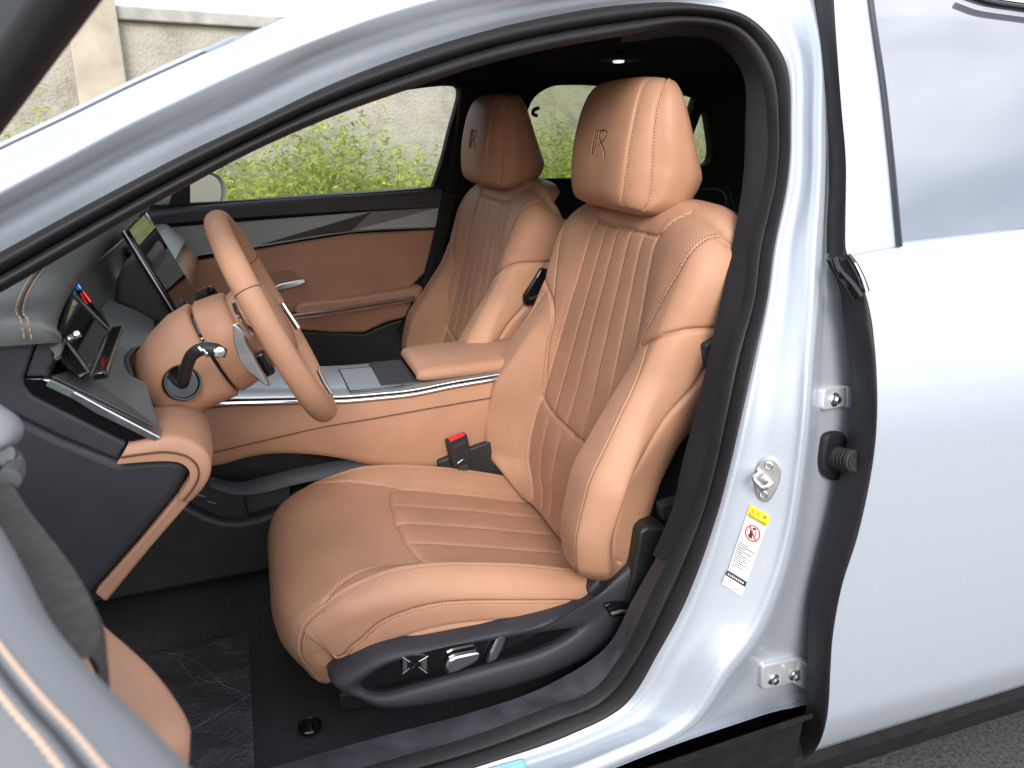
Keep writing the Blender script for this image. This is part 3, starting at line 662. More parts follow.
for _ in range(26):
    fx, fy, ph = rng.normal() * 26, rng.normal() * 26, rng.random() * 6.28; wr += np.sin(CC.q * fx + CC.v * fy + ph) / (1 + .04 * math.hypot(fx, fy) ** 1.2)
CC.disp += wr * .00036
pf = ((KC < 1.95) & (UC < .40)) * .55
pf = np.maximum(pf, ((KC > 2.05) & (KC < 3.92) & (CC.q > 0)) * 1.0)
pf = np.maximum(pf, ((KC < 3.9) & (UC > .425) & (UC < .74)) * sstep(UC, .43, .56))
CC.region(pf)

def make_seat(loc, label):
    s = part('front_seat', label); s.location = loc
    b = CB.build('backrest', s); h = build_headrest('headrest', s); c = CC.build('seat_cushion', s)
    # guide collar under the headrest
    for y in (-.062, .062):
        col = MB()
        p = B0 + BU * .70 + BN * -.028; a = np.array([p[0], y, p[1]]); v = np.array([BU[0], 0, BU[1]])
        col.lathe(a, v, [(-.0, .0), (-.0, .022), (.022, .020), (.026, .015), (.06, .013), (.06, 0)], 20)
        col.build('headrest_guide', MT['tan_trim'], s)
    return s, b, h, c
driver = make_seat((0, -.38, 0), 'tan leather driver seat nearest the open doorway, with fluted middle panels and black side cover')
# ------------------------------------------------------------------ what carries the driver seat
ds, db, dh, dc = driver
YT = -.38
def sY(pts, Y): return [aY(p, Y) - np.array([0, YT, 0]) for p in pts]
def sslab(name, pts, Y, th, m, bevel=.006, seg=3): return MB().prism(sY(pts, Y), (0, th, 0)).build(name, MT[m], ds, bevel=bevel, seg=seg)
# side cover: a moulded outer shell with a raised rim round a gloss panel
oc = [(329,680),(352,664),(385,648),(430,640),(500,626),(560,612),(592,602),(606,588),(620,572),(640,552),(660,540),(668,560),(650,600),(630,630),(602,652),(560,672),(500,690),(440,702),(395,707),(368,703),(350,692),(336,687)]
ic = [(360,680),(372,668),(392,657),(425,645),(470,639),(520,633),(567,628),(572,629),(560,638),(530,651),(490,662),(450,673),(410,684),(385,690),(368,688)]
n = 120
O_ = smooth_path(sY(oc, -.672), n, True); I_ = smooth_path(sY(ic, -.672), n, True)
def align(A, B):
    c = B.mean(0); d = np.linalg.norm(A[:, None] - B[None], axis=2); 
    # match by arc fraction starting from each loop's first point, both begin at the front end
    return B
rows = [O_ + np.array([0, .05, 0]), O_ + np.array([0, .012, 0])]
for u, h in ((.06, -.002), (.16, -.012), (.35, -.020), (.6, -.021), (.8, -.019), (.92, -.016), (.97, -.010), (1.0, .002)): rows.append(O_ * (1 - u) + I_ * u + np.array([0, h, 0]))
MB().grid(np.array(rows), close_m=True).build('side_cover', MT['grey_plastic'], ds, angle=60)
MB().add(I_ + np.array([0, -.003, 0]), [tuple(range(n))]).build('switch_panel', MT['gloss_black'], ds, smooth=False, solid=.004)
# switches
def swb(name, pts, Y, th, m, bevel=.003): return MB().prism(sY(pts, Y), (0, th, 0)).build(name, MT[m], ds, bevel=bevel, seg=3)
swb('lumbar_switch', [(402,657),(406,654),(424,653.5),(428,656),(427.5,671),(424,674),(406,675.5),(402.5,673)], -.692, .018, 'gloss_black', .004)
for t in ([(403,657),(407.5,660.5),(407.5,669),(403,673)], [(427,656.5),(421.5,660.5),(421.5,667),(427,672)]): swb('lumbar_switch_wing', t, -.6945, .004, 'dark_trim', .0015)
for a_, b_3 in (((402.5, 657), (410, 662)), ((428, 656), (419, 661.5)), ((402.5, 674), (410, 668)), ((427, 673), (419, 667))):
    MB().tube(sY([a_, b_3], -.695), .0010, n=6).build('switch_line', MT['satin_metal'], ds)
MB().tube(sY([(417,663),(414,666),(413,668)], -.696), .0012, n=6).build('switch_line', MT['chrome'], ds)
swb('cushion_switch', [(445,668),(448,661),(456,657),(477,652.5),(480,654),(480.5,659),(474,664),(458,672),(448,675)], -.692, .014, 'chrome', .004)
swb('backrest_switch', [(487,662),(491,652),(498,637.5),(502,634),(506,635.5),(507,640),(503,650),(497,660),(488,664.5)], -.692, .014, 'chrome', .004)
# hinge cover behind, lettered wedge below the backrest and belt anchor box
sslab('recliner_cover', [(588,592),(600,578),(622,562),(640,547),(652,540),(655,560),(640,590),(615,612),(596,606)], -.655, .05, 'grey_plastic', .006)
sslab('belt_anchor_box', [(640,532),(648,527),(668,529),(672,540),(660,580),(640,622),(622,622),(632,580)], -.70, .06, 'black_plastic', .006)
sslab('lever_recess', [(604,606),(614,603),(634,604),(630,616),(612,618)], -.702, .02, 'gloss_black', .004)
MB().tube(sY([(611,614),(620,611.5),(630,611.5)], -.708), .004, n=8).build('tilt_lever', MT['satin_metal'], ds)
# frame, rails and lower tan skirt at the nose
MB().box((.0, 0, .262), (.30, 0, 0), (0, .22, 0), (0, 0, .05)).build('seat_base', MT['black_plastic'], ds, bevel=.02)
for y in (-.20, .20): MB().box((.02, y, .195), (.36, 0, 0), (0, .025, 0), (0, 0, .022)).build('seat_rail', MT['black_plastic'], ds, bevel=.006)
# raised lettering on the wedge
def text_mesh(txt, size, depth, name, m, parent, mtx):
    cu_ = bpy.data.curves.new(name, 'FONT'); cu_.body = txt; cu_.size = size; cu_.extrude = depth; cu_.align_x = 'CENTER'; cu_.align_y = 'CENTER'
    t_o = bpy.data.objects.new(name, cu_); COL.objects.link(t_o); dg = bpy.context.evaluated_depsgraph_get(); dg.update()
    me = bpy.data.meshes.new_from_object(t_o.evaluated_get(dg)); bpy.data.objects.remove(t_o); me.transform(mtx); me.materials.clear(); me.materials.append(m)
    o = bpy.data.objects.new(name, me); COL.objects.link(o); o.parent = parent; return o
def frame_from(p0, ex, ey):
    ex = Vector(ex).normalized(); ey = Vector(ey); ez = ex.cross(ey).normalized(); ey = ez.cross(ex).normalized()
    m_ = Matrix((ex, ey, ez)).transposed().to_4x4(); m_.translation = Vector(p0); return m_
ta, tb2 = sY([(601, 583), (613, 571)], -.6565); 
text_mesh('AIRBAG', .0105, .0005, 'airbag_lettering', MT['gloss_black'], ds, frame_from((ta + tb2) / 2, tb2 - ta, (-.5, 0, .86)))
# ------------------------------------------------------------------ the passenger seat is the same seat again
def dup(o, parent=None):
    c = o.copy(); COL.objects.link(c)
    if parent is not None: c.parent = parent; c.matrix_parent_inverse = o.matrix_parent_inverse.copy()
    return c
ps = dup(ds); ps.location = (-.05, .38, 0); ps['label'] = 'tan leather passenger seat on the far side of the centre console'
for ch in list(ds.children):
    if ch.name.split('.')[0] in ('backrest', 'headrest', 'seat_cushion', 'headrest_guide', 'seat_base', 'seat_rail'): dup(ch, ps)
# seat moving switch on the flank of the passenger backrest
def pY(pts, Y): return [aY(p, Y) - np.array(ps.location) for p in pts]
o = MB().prism(pY([(541,268),(534,280),(524,296),(524,303),(528,306),(536,304),(545,292),(552,270)], .045), (0, .03, 0)).build('flank_switch_panel', MT['gloss_black'], ps, bevel=.004)
o = MB().tube(smooth_path(pY([(528,297),(534,297.5),(539,294),(545,290)], .04), 16), np.linspace(.006, .003, 16), n=10).build('flank_switch', MT['chrome'], ps)
# ------------------------------------------------------------------ floor, roof lining, far side shell
def PY(pts, Y): return [aY(p, Y) for p in pts]
fl = []
for y in np.linspace(-.80, .80, 41):
    zz = .165 + .035 * sstep(-abs(y), -.45, -.14); fl.append([(x, y, zz + .10 * sstep(-x, .85, 1.25)) for x in np.linspace(-1.14, 1.7, 40)])
own(MB().grid(fl).build('floor_carpet', MT['carpet'], angle=180), label='black carpet of the car floor')
hl = []
for y in np.linspace(-.49, .63, 25):
    hl.append([(x, y, 1.455 - .055 * abs(y / .62) ** 3.2 - .06 * sstep(x, 1.1, 2.1) - .05 * sstep(-x, -.1, .2)) for x in np.linspace(-.17, 1.62, 40)])
own(MB().grid(hl).build('headlining', MT['headliner'], angle=180, solid=.012), label='black roof lining')
rs = []
for y in np.linspace(-.34, .70, 21): rs.append([(x, y, 1.505 - .075 * abs(y / .66) ** 3 - .06 * sstep(x, 1.1, 2.1) - .06 * sstep(-x, -.1, .2)) for x in np.linspace(-.15, 1.64, 30)])
own(MB().grid(rs).build('roof_panel', MT['silver_paint'], angle=180))
# glass at the front
ws = []
for y in np.linspace(-.60, .62, 13): ws.append([(x, y * (1 + .12 * t), z + .03 * (1 - (y / .62) ** 2)) for t, x, z in [(0, -.16, 1.385), (.35, -.5, 1.22), (.7, -.80, 1.06), (1, -1.12, .95)]])
own(MB().grid(ws).build('windscreen', MT['clear_glass'], angle=180))
own(MB().grid([[(x, y, z) for y in np.linspace(-.56, .60, 9)] for x, z in ((1.62, 1.43), (1.86, 1.24), (2.10, 1.00))]).build('rear_screen', MT['rear_tint'], angle=180, solid=.004))
own(MB().box((2.1, 0, .56), (.03, 0, 0), (0, .75, 0), (0, 0, .42)).build('bulkhead', MT['headliner'], bevel=.01))
own(MB().box((-1.16, 0, .53), (.02, 0, 0), (0, .74, 0), (0, 0, .41)).build('bulkhead', MT['black_plastic'], bevel=.01))
# rear bench, seen only as dark shapes beyond the front seats
def rbox(c, hx, hy, hz): return MB().box(c, (hx, 0, 0), (0, hy, 0), (0, 0, hz))
own(rbox((1.30, 0, .38), .30, .60, .11).build('rear_bench', MT['tan_trim'], bevel=.05, seg=4))
own(MB().prism([(1.52, -.60, .42), (1.70, -.60, .40), (1.88, -.60, .90), (1.80, -.60, .92)], (0, 1.2, 0)).build('rear_bench', MT['tan_trim'], bevel=.04, seg=4))
# far side shell above the belt, leaning inwards, with window openings
PS0, PSN = plane3((0, .80, 1.0), (1, .80, 1.0), (0, .655, 1.38))
def far(p): return aP(p, PS0, PSN)
W1 = smooth_path([far(p) for p in [(150,206),(190,203.5),(222,202),(300,197),(380,192),(425,188.5)]], 20).tolist() + smooth_path([far(p) for p in [(433.5,187),(442.5,160),(450,130),(457,105),(459.5,93),(458,87),(452,85.3),(420,88),(400,91.5),(340,106),(280,132),(222,162),(185,184),(155,203)]], 44).tolist()
W2 = smooth_path([far(p) for p in [(519,150),(526,116),(535,97),(552,86.5),(580,84.5),(603,85.3),(650,89),(680,93),(697,97)]], 30).tolist() + smooth_path([far(p) for p in [(694,106),(680,140),(668,172),(664,177),(640,178),(557,178.5),(530,178),(519,166)]], 24).tolist()
W3 = smooth_path([far(p) for p in [(705.3,106),(708.5,118),(711,134),(712.5,152),(710.5,161),(706,165),(692,165),(681,163)]], 24).tolist() + smooth_path([far(p) for p in [(684,157),(694,133),(703,109)]], 10).tolist()
def holed(outer, holes, name, m, vec, parent=car):
    bm = bmesh.new(); edges = []
    for loop in [outer] + holes:
        vs_ = [bm.verts.new(tuple(p)) for p in loop]
        edges += [bm.edges.new((vs_[i], vs_[(i + 1) % len(vs_)])) for i in range(len(vs_))]
    bmesh.ops.triangle_fill(bm, use_beauty=True, edges=edges)
    r = bmesh.ops.extrude_face_region(bm, geom=bm.faces[:]); bmesh.ops.translate(bm, verts=[v for v in r['geom'] if isinstance(v, bmesh.types.BMVert)], vec=vec)
    bmesh.ops.recalc_face_normals(bm, faces=bm.faces)
    me = bpy.data.meshes.new(name); bm.to_mesh(me); bm.free(); me.materials.append(m)
    o = bpy.data.objects.new(name, me); COL.objects.link(o); 
    b = o.modifiers.new('bevel', 'BEVEL'); b.width = .006; b.segments = 2; b.limit_method = 'ANGLE'; b.angle_limit = R(50)
    return own(o, parent)
def P_(x, z): return np.array([x, .80 - (z - 1.0) * .145 / .38, z])
outer = [P_(-.98, .965), P_(1.95, .965), P_(1.95, 1.37), P_(1.5, 1.42), P_(-.08, 1.42), P_(-.25, 1.375), P_(-.72, 1.105), P_(-.98, .985)]
mat('upper_trim', (.014, .0145, .016), .8, bump=.4, scale=500, spec=.25)
holed(outer, [W1, W2, W3], 'cabin_trim', MT['upper_trim'], (0, .045, 0))
for nm, Wn, gm in (('far_window', W1, 'clear_glass'), ('far_rear_window', W2, 'rear_tint'), ('far_rear_window', W3, 'rear_tint')):
    P = np.array(Wn); c = P.mean(0); P = c + (P - c) * 1.015 + np.array([0, .022, 0])
    own(MB().add(P, [tuple(range(len(P)))]).build('window_pane', MT[gm], solid=.004, smooth=False), car)
# lower far side
own(MB().box((.40, .825, .56), (1.6, 0, 0), (0, .015, 0), (0, 0, .42)).build('side_trim', MT['upper_trim'], bevel=.004))
# pillar trim between the far doors, standing proud
pil = [far(p) for p in [(460,84),(470,84),(476,100),(466,150),(452,195),(444,190),(452,150)]]
own(MB().prism([p + np.array([0, -.001, 0]) for p in pil], (0, -.03, 0)).build('pillar_trim', MT['upper_trim'], bevel=.008))
low = PY([(441,190),(454,192),(440,262),(424,300),(405,330),(396,330),(410,300),(425,270)], .80)
own(MB().prism(low, (0, -.05, 0)).build('pillar_trim', MT['upper_trim'], bevel=.01))
hook = MB(); hk = [far(p) + np.array([0, -.03, 0]) for p in [(533,100),(537,103),(536,108),(531,110),(530,114),(534,116)]]
hook.tube(smooth_path(hk[2:], 20), .006, n=8); own(hook.build('coat_hook', MT['black_plastic']))
# roof lamp
lp = aZ((622, 60), 1.40)
lam = MB().box(lp + np.array([.0, 0, .008]), (.055, .012, 0), (-.008, .05, 0), (0, 0, .010)); own(lam.build('roof_lamp', MT['black_plastic'], bevel=.008, seg=3))
l1 = own(MB().box(lp + np.array([-.012, -.004, -.004]), (.011, .003, 0), (-.002, .014, 0), (0, 0, .004)).build('lamp_lens', MT['lamp_lens'], bevel=.003))
# rear door trim on the far side
own(MB().prism(PY([(545,180),(640,183),(730,186),(738,215),(735,260),(560,260)], .78), (0, .03, 0)).build('rear_door_trim', MT['upper_trim'], bevel=.01))
own(MB().tube(smooth_path(PY([(700,189),(718,190),(725,197),(724,212)], .77), 20), .004, n=8).build('trim_line', MT['dark_trim']), car)

# ------------------------------------------------------------------ far front door
fd = part('passenger_door', 'closed passenger door with grey metal strip, tan panel and armrest')
YD = .80
def dslab(name, pts, th, m, bevel=.006, Y=YD, back=.0, seg=3): return own(MB().prism([p + np.array([0, back, 0]) for p in PY(pts, Y)], (0, -th, 0)).build(name, MT[m], fd, bevel=bevel, seg=seg), fd)
rl = MB(); top_ = smooth_path(PY([(130,214),(180,207),(222,203),(300,197),(380,192),(440,187.5)], .80), 30); bot_ = smooth_path(PY([(130,228),(180,222.5),(250,217),(320,212.5),(380,209.5),(440,207)], .77), 30)
rows = [top_ + np.array([0, .03, .004]), top_, top_ + np.array([0, -.022, -.004])] + [(top_ + np.array([0, -.03, -.012])) * (1 - u) + bot_ * u for u in (0, .3, .7, 1)] + [bot_ + np.array([0, .02, 0])]
own(rl.grid(np.array(rows)).build('belt_rail', MT['dash_dark'], angle=70), fd)
# metal strip in three facets
a, b, c_, d_ = (aY(p, YD - .02) for p in [(150,229),(326,214.5),(439.5,207.5),(435.5,227)])
e_, f_2, g_ = (aY(p, YD - .02) for p in [(351,231.5),(252,247),(150,262)])
b2 = b + np.array([0, -.0, 0]); mid = aY((372, 211.5), YD - .02)
tr_ = MB(); k = np.array([0, .012, 0])
tr_.add([a, mid, f_2 , g_], [(0, 1, 2, 3)]); tr_.m = 1
tr_.add([f_2, mid, e_ + k], [(0, 1, 2)]); tr_.m = 0; tr_.add([mid, c_ + k * .3, d_, e_ + k], [(0, 1, 3), (1, 2, 3)])
o = tr_.build('metal_strip', None, fd, smooth=False, mats=[MT['grey_trim'], MT['dark_trim']], solid=.004); own(o, fd)
ln = smooth_path([x + np.array([0, -.004, 0]) for x in (g_, f_2, e_, d_)], 40); tb = MB().tube(ln, .0022, n=8); tb.tube([d_ + np.array([0, -.004, 0]), c_ + np.array([0, -.004, 0])], .0022, n=8); own(tb.build('strip_edge', MT['satin_metal']), fd)
dslab('upper_panel', [(150,264),(186,262),(252,249),(351,233.5),(435,229),(424,272),(404,292),(295,312),(200,330),(150,330)], .02, 'tan_trim', .008)
dslab('lower_panel', [(150,316),(296,313),(412,296),(409,315),(386,320.5),(363,331),(330,331),(290,328),(150,336)], .028, 'tan_trim', .01)
dslab('armrest', [(296,301.5),(305,298.5),(340,295),(419,283),(417,295.5),(350,303.5),(298,311.5),(293,308)], .075, 'tan_trim', .016, seg=4)
cs = smooth_path(PY([(290,315.5),(340,308.5),(380,302),(415,296.5)], YD - .085), 30)
own(MB().tube(cs, .0045, n=8).tube(cs + np.array([0, .004, -.014]), .0028, n=8).build('chrome_strip', MT['chrome']), fd)
dslab('handle_recess', [(268,272),(290,269.5),(307,281),(304,285.5),(276,292),(266,290)], .003, 'dark_tan', .002, Y=YD - .02)
hp = PY([(270,289.5),(280,284),(304,279),(306.5,282),(301,285),(281,290.5)], YD - .045); own(MB().prism(hp, (0, .012, 0)).build('door_handle', MT['chrome'], fd, bevel=.003), fd)
dslab('door_trim', [(150,338),(290,329),(363,332.5),(386,322),(409,316.5),(436,300),(436,450),(150,450)], .02, 'black_plastic', .008)
# far mirror
mc = aY((200, 191), 1.02)
mir = own(empty('wing_mirror')); 
oval = []; 
for t in np.linspace(0, 2 * math.pi, 40, endpoint=False):
    oval.append((200 + 24 * abs(math.cos(t)) ** .8 * math.copysign(1, math.cos(t)), 192 + 21 * abs(math.sin(t)) ** .8 * math.copysign(1, math.sin(t))))
sh = np.array(PY(oval, 1.02)); cc = sh.mean(0); back = np.array([-.10, .05, .0]); rows = [sh + np.array([.004, 0, 0]), sh * .96 + cc * .04 - back * .0]
sh = np.array([aP(p, cc, (.80, -.60, 0)) for p in oval]); cc = sh.mean(0); back = np.array([-.12, .07, 0])
rows = [cc + (sh - cc) * .90 - back * .02, cc + (sh - cc) * .97 - back * .06, sh, cc + (sh - cc) * 1.0 + back * .4, cc + (sh - cc) * .85 + back * .8, cc + (sh - cc) * .45 + back]
own(MB().grid(np.array(rows), close_m=True).build('mirror_shell', MT['grey_trim'], angle=60), mir)
gv = np.array([aP(p, cc + np.array([0, -.012, 0]), (.80, -.60, 0)) for p in oval]); gc = gv.mean(0); gv = gc + (gv - gc) * .88; own(MB().add(gv, [tuple(range(len(gv)))]).build('mirror_glass', MT['chrome'], smooth=False, solid=.002), mir)
own(MB().prism([far(p) for p in [(168,206),(190,205),(190,180),(172,192)]], (0, .02, 0)).build('mirror_base', MT['black_plastic'], mir, bevel=.004), mir)

# ------------------------------------------------------------------ dashboard
dash = part('dashboard', 'dashboard with grey stitched top pad, tan knee padding and dark instrument screen')
LIP = [(-.664,-.715,.972),(-.672,-.70,.978),(-.678,-.66,.986),(-.684,-.58,.996),(-.690,-.45,1.004),(-.694,-.22,1.010),(-.694,.18,1.010),(-.692,.46,1.014),(-.692,.72,1.016)]
L = smooth_path(LIP, 80); rows = []
for dx, dz in [(-.012, -.034), (-.004, -.029), (0, -.020), (0, -.008), (-.006, .002), (-.02, .010), (-.05, .016), (-.10, .020), (-.2, .018), (-.3, .008), (-.40, -.01), (-.45, -.03)]: rows.append(L + np.array([dx, 0, dz]))
DP = np.array(rows); endf = DP[:, :1] + np.array([0, -.006, -.006]); endf2 = DP[:, :1] + np.array([0, .004, 0]); endf2[:, 0, 2] = np.minimum(endf2[:, 0, 2] - .006, L[0, 2] - .020); DP2 = np.concatenate([endf2, endf, DP], 1)
pad = own(MB().grid(DP2).build('top_pad', MT['dash_pad'], angle=75), dash)
def stitch_run(path, nrm, ln=.0034, wd=.0011, pitch=.0075):
    D = dense(np.asarray(path), pitch); T = np.gradient(D, axis=0); T /= np.linalg.norm(T, axis=1)[:, None]; m_ = MB(); nrm = np.asarray(nrm, float)
    for c, t in zip(D, T):
        sd = np.cross(nrm, t); sd /= np.linalg.norm(sd)
        m_.add([c - t * ln, c - t * ln * .5 + sd * wd, c - t * ln * .5 + nrm * wd, c - t * ln * .5 - sd * wd, c + t * ln * .5 + sd * wd, c + t * ln * .5 + nrm * wd, c + t * ln * .5 - sd * wd, c + t * ln],
               [(0, 1, 2), (0, 2, 3), (1, 4, 5, 2), (2, 5, 6, 3), (4, 7, 5), (5, 7, 6)])
    return m_
mat('tan_thread', (.50, .32, .19), .6)
def padrow(dx): 
    out_ = []
    dxs = np.array([0.012, .004, 0, 0, .006, .02, .05, .10, .2]); dzs = np.array([-.04, -.03, -.018, -.008, .002, .010, .016, .020, .022])
    return L + np.array([-dx, 0, np.interp(dx, dxs[3:], dzs[3:]) + .0006])
sm_ = stitch_run(padrow(.034)[1:60], (0, 0, 1), .0046, .0011, .0105)
for rw in (padrow(.042)[1:60],): 
    t2 = stitch_run(rw, (0, 0, 1), .0046, .0011, .0105); sm_.add(t2.V, t2.F)
for dx in (.034, .042):
    e = [padrow(dx)[0] + np.array([0, -.004 - .000 * i, -.003 - .006 * i]) for i in range(4)]
    t2 = stitch_run(e, (0, -1, 0), .0046, .0011, .0105); sm_.add(t2.V, t2.F)
own(sm_.build('pad_stitching', MT['tan_thread']), dash)
gr = MB().tube(padrow(.038)[1:60] + np.array([0, 0, -.001]), .0016, n=6); own(gr.build('pad_seam', MT['dash_dark']), dash)
vc = aZ((-5, 312), .990); vent = MB().lathe(vc, (0.1, -.3, 1), [(-.004, .0), (-.004, .02), (.001, .023), (.002, .021), (.001, .019), (-.003, .019)], 24); own(vent.build('air_vent', MT['gloss_black']), dash)
for i in range(3): own(MB().box(vc + np.array([-.012 + .012 * i, 0, .001]), (.002, 0, 0), (0, .016, 0), (0, 0, .001)).build('vent_slat', MT['dark_trim']), dash)
# fascia under the lip
Lf = L; L = L[14:]
fr = [L + np.array([-.014, 0, -.020]), L + np.array([-.022, 0, -.045]), L + np.array([-.012, 0, -.10]), L + np.array([.03, 0, -.15])]
own(MB().grid(np.array(fr)).build('fascia', MT['grey_trim'], angle=50), dash)
own(MB().tube(L[1:] + np.array([-.010, 0, -.026]), .003, n=8).build('fascia_trim', MT['gloss_black']), dash)
own(MB().tube(L[6:] + np.array([-.012, 0, -.036]), .0022, n=8).build('fascia_trim', MT['satin_metal']), dash)
# body of the dashboard behind the fascia
own(MB().prism([(-.72, -.68, .93), (-.70, -.68, .86), (-.70, -.68, .62), (-.95, -.68, .40), (-1.13, -.68, .40), (-1.13, -.68, .94)], (0, 1.42, 0)).build('dash_body', MT['dash_dark'], bevel=.01), dash)
# far lower dash in tan, ending at the passenger door
own(MB().prism([(-.615, -.10, .895), (-.575, -.10, .86), (-.585, -.10, .78), (-.68, -.10, .70), (-.74, -.10, .72), (-.72, -.10, .90)], (0, .84, 0)).build('lower_pad', MT['tan_trim'], dash, bevel=.025, seg=5), dash)
own(MB().prism([(-.655, .24, .955), (-.60, .24, .905), (-.66, .24, .90), (-.72, .24, .95)], (0, .48, 0)).build('metal_strip', MT['grey_trim'], dash, bevel=.006), dash)
# hump behind the turning screen
hm = MB().prism(PY([(113,303),(116,280),(124,263),(138,252),(150,258),(176,322),(166,330)], -.16), (0, .26, 0)); own(hm.build('screen_mount', MT['dash_dark'], dash, bevel=.02, seg=4), dash)
# instrument screen
NT, FT, FB, NB = aX((61, 331), -.672), aX((76, 282), -.694), aX((111, 327), -.652), aX((92, 373), -.638)
nq = np.cross(FT - NT, NB - NT); nq /= np.linalg.norm(nq); nq = nq if nq[0] > 0 else -nq
cl2 = own(MB().prism([NT, FT, FB, NB], -nq * .02).build('instrument_screen', MT['screen_glass'], dash, bevel=.004), dash)
def onq(u, v): return NT + (FT - NT) * u + (NB - NT) * v + nq * .0012
mk_ = lambda u0, u1, v0, v1, m, nm: own(MB().prism([onq(u0, v0), onq(u1, v0), onq(u1, v1), onq(u0, v1)], nq * .0008).build(nm, m), dash)
em_b = mat('screen_blue', (.05, .25, .8), .3); em_r = mat('screen_red', (.8, .02, .03), .3)
for m_, c in ((em_b, (.05, .3, 1)), (em_r, (1, .02, .03))):
    m_.node_tree.nodes['Principled BSDF'].inputs['Emission Color'].default_value = (*c, 1); m_.node_tree.nodes['Principled BSDF'].inputs['Emission Strength'].default_value = .9
mk_(.955, .985, .06, .16, em_b, 'screen_mark'); mk_(.958, .984, .26, .54, em_r, 'screen_mark')
own(MB().prism([NB, FB, FB + np.array([.018, 0, .002]), NB + np.array([.018, 0, .002])], (0, 0, -.012)).build('screen_ledge', MT['gloss_black'], dash, bevel=.003), dash)
own(MB().tube([NB + np.array([.019, 0, .003]), FB + np.array([.019, 0, .003])], .0013, n=8).build('screen_edge', MT['satin_metal']), dash)
# silver lower plate beside the column, with its chrome lower edge
pa, pn = plane3((-.690, -.68, .905), (-.563, -.68, .800), (-.640, -.28, .870))
def pl(p): return aP(p, pa, pn)
own(MB().prism([pl(p) for p in [(50,379),(76,370),(107,378),(118,340),(119.5,331),(111,326),(101,308),(109,300),(132,308),(155,319),(153.5,337),(151,347),(141,346.5),(133,349),(127,357),(126.5,365),(131,375),(148,383.5),(150,394),(161,433)]], -pn * .012 * np.sign(pn[2])).build('metal_plate', MT['plate_grey'], dash, bevel=.002), dash)
own(MB().prism([pl(p) + pn * np.sign(pn[2]) * .0035 for p in [(50,379),(76,370),(161,433)]], pn * np.sign(pn[2]) * .0015).build('plate_facet', MT['dark_trim'], dash, bevel=.001), dash)
own(MB().tube(smooth_path([pl(p) for p in [(133,349.5),(127,357),(126.5,365),(131,375)]], 20), .004, n=8).build('plate_edge', MT['dark_trim']), dash)
YE = -.70
def eslab(name, pts, th, m, bevel=.004, off=0, seg=3): return own(MB().prism([p + np.array([0, off, 0]) for p in PY(pts, YE)], (0, th, 0)).build(name, MT[m], dash, bevel=bevel, seg=seg), dash)
eslab('chrome_strip', [(42,378),(54,378.5),(108,408),(162,436.5),(155,440.5),(96,412)], .03, 'satin_metal', .002, -.006)
eslab('end_wedge', [(23,379),(46,379),(157,440),(130,443),(32,396)], .04, 'gloss_black', .002, .004)
eslab('end_panel', [(-40,330),(36,340),(23,377),(24,386),(32,396),(127,444),(118,461),(60,437),(18,416),(-40,392)], .05, 'grey_plastic', .005)
eslab('end_block', [(37,341),(66,345),(58,351),(53,353),(55,363),(48,369),(48,378),(24,378)], .05, 'dash_dark', .004, .004)
own(MB().tube(PY([(52,353),(60,352),(62,357),(54,361)], YE), .0026, n=8).build('end_clip', MT['gloss_black']), dash)
own(MB().lathe(aY((72, 338), -.66), (.9, .1, .5), [(-.01, .004), (0, .005), (.008, .0065), (.012, .005), (.013, 0)], 18).build('lid_knob', MT['chrome']), dash)
# tan knee padding: a rolled edge that runs inwards as a shelf
ko = [(128,444),(150,439),(172,436),(190,440),(204,449),(211,462),(210,475),(203,488),(192,500)]; ki = [(118,461),(150,458.5),(168,458),(181,460),(189,466),(190.5,474),(187,482),(178,495)]
KO, KI = smooth_path(PY(ko, YE), 60), smooth_path(PY(ki, YE), 60); rows = []
for u in np.linspace(0, math.pi / 2 * 1.0, 7): rows.append(KI * (1 - math.sin(u)) + KO * math.sin(u) + np.array([0, -.012 + .012 * (1 - math.cos(u)) + .0, 0]))
rows = [KI + np.array([0, .03, 0])] + rows + [KO + np.array([0, .012, 0]), KO + np.array([0, .06, -.002]), KO + np.array([-.01, .20, -.022]), KO + np.array([-.03, .42, -.06])]
own(MB().grid(np.array(rows)).build('knee_pad', MT['tan_trim'], angle=70), dash)
pm = (KO * .42 + KI * .58) + np.array([0, -.0125, 0]); own(MB().tube(pm, .0016, n=6).build('knee_pad_seam', MT['stitch_dark']), dash)
eslab('knee_strip', [(178,496),(191,500.5),(150,548),(106,602),(95,593),(140,542)], .03, 'tan_trim', .004, -.002)
lp_ = [(-40,392),(18,417),(60,438),(118,462),(150,459.5),(172,459.5),(186,463),(189,472),(178,494),(140,540),(94,592),(70,640),(-40,640)]
eslab('lower_panel', lp_, .10, 'grey_plastic', .014, .004, 4)
# ------------------------------------------------------------------ centre screen
cs_ = part('centre_screen', 'tall dark touch screen turned towards the driver')
S0, S1, S2, S3 = np.array([-.640,-.17,1.039]), np.array([-.563,-.17,.855]), np.array([-.551,.17,.83]), np.array([-.642,.17,1.042])
nS = np.cross(S3 - S0, S1 - S0); nS /= np.linalg.norm(nS); nS = nS if nS[0] > 0 else -nS
own(MB().prism([S0, S1, S2, S3], -nS * .016).build('screen_body', MT['gloss_black'], cs_, bevel=.005, seg=4), cs_)
c4 = (S0 + S1 + S2 + S3) / 4; own(MB().add([c4 + (p - c4) * .965 + nS * .0008 for p in (S0, S1, S2, S3)], [(0, 1, 2, 3)]).build('screen_pane', MT['screen_glass'], cs_, smooth=False), cs_)
own(MB().tube([S0 - nS * .008 + np.array([0, -.0012, 0]), S1 - nS * .008 + np.array([0, -.0012, 0])], .0018, n=8).build('screen_edge', MT['satin_metal']), cs_)
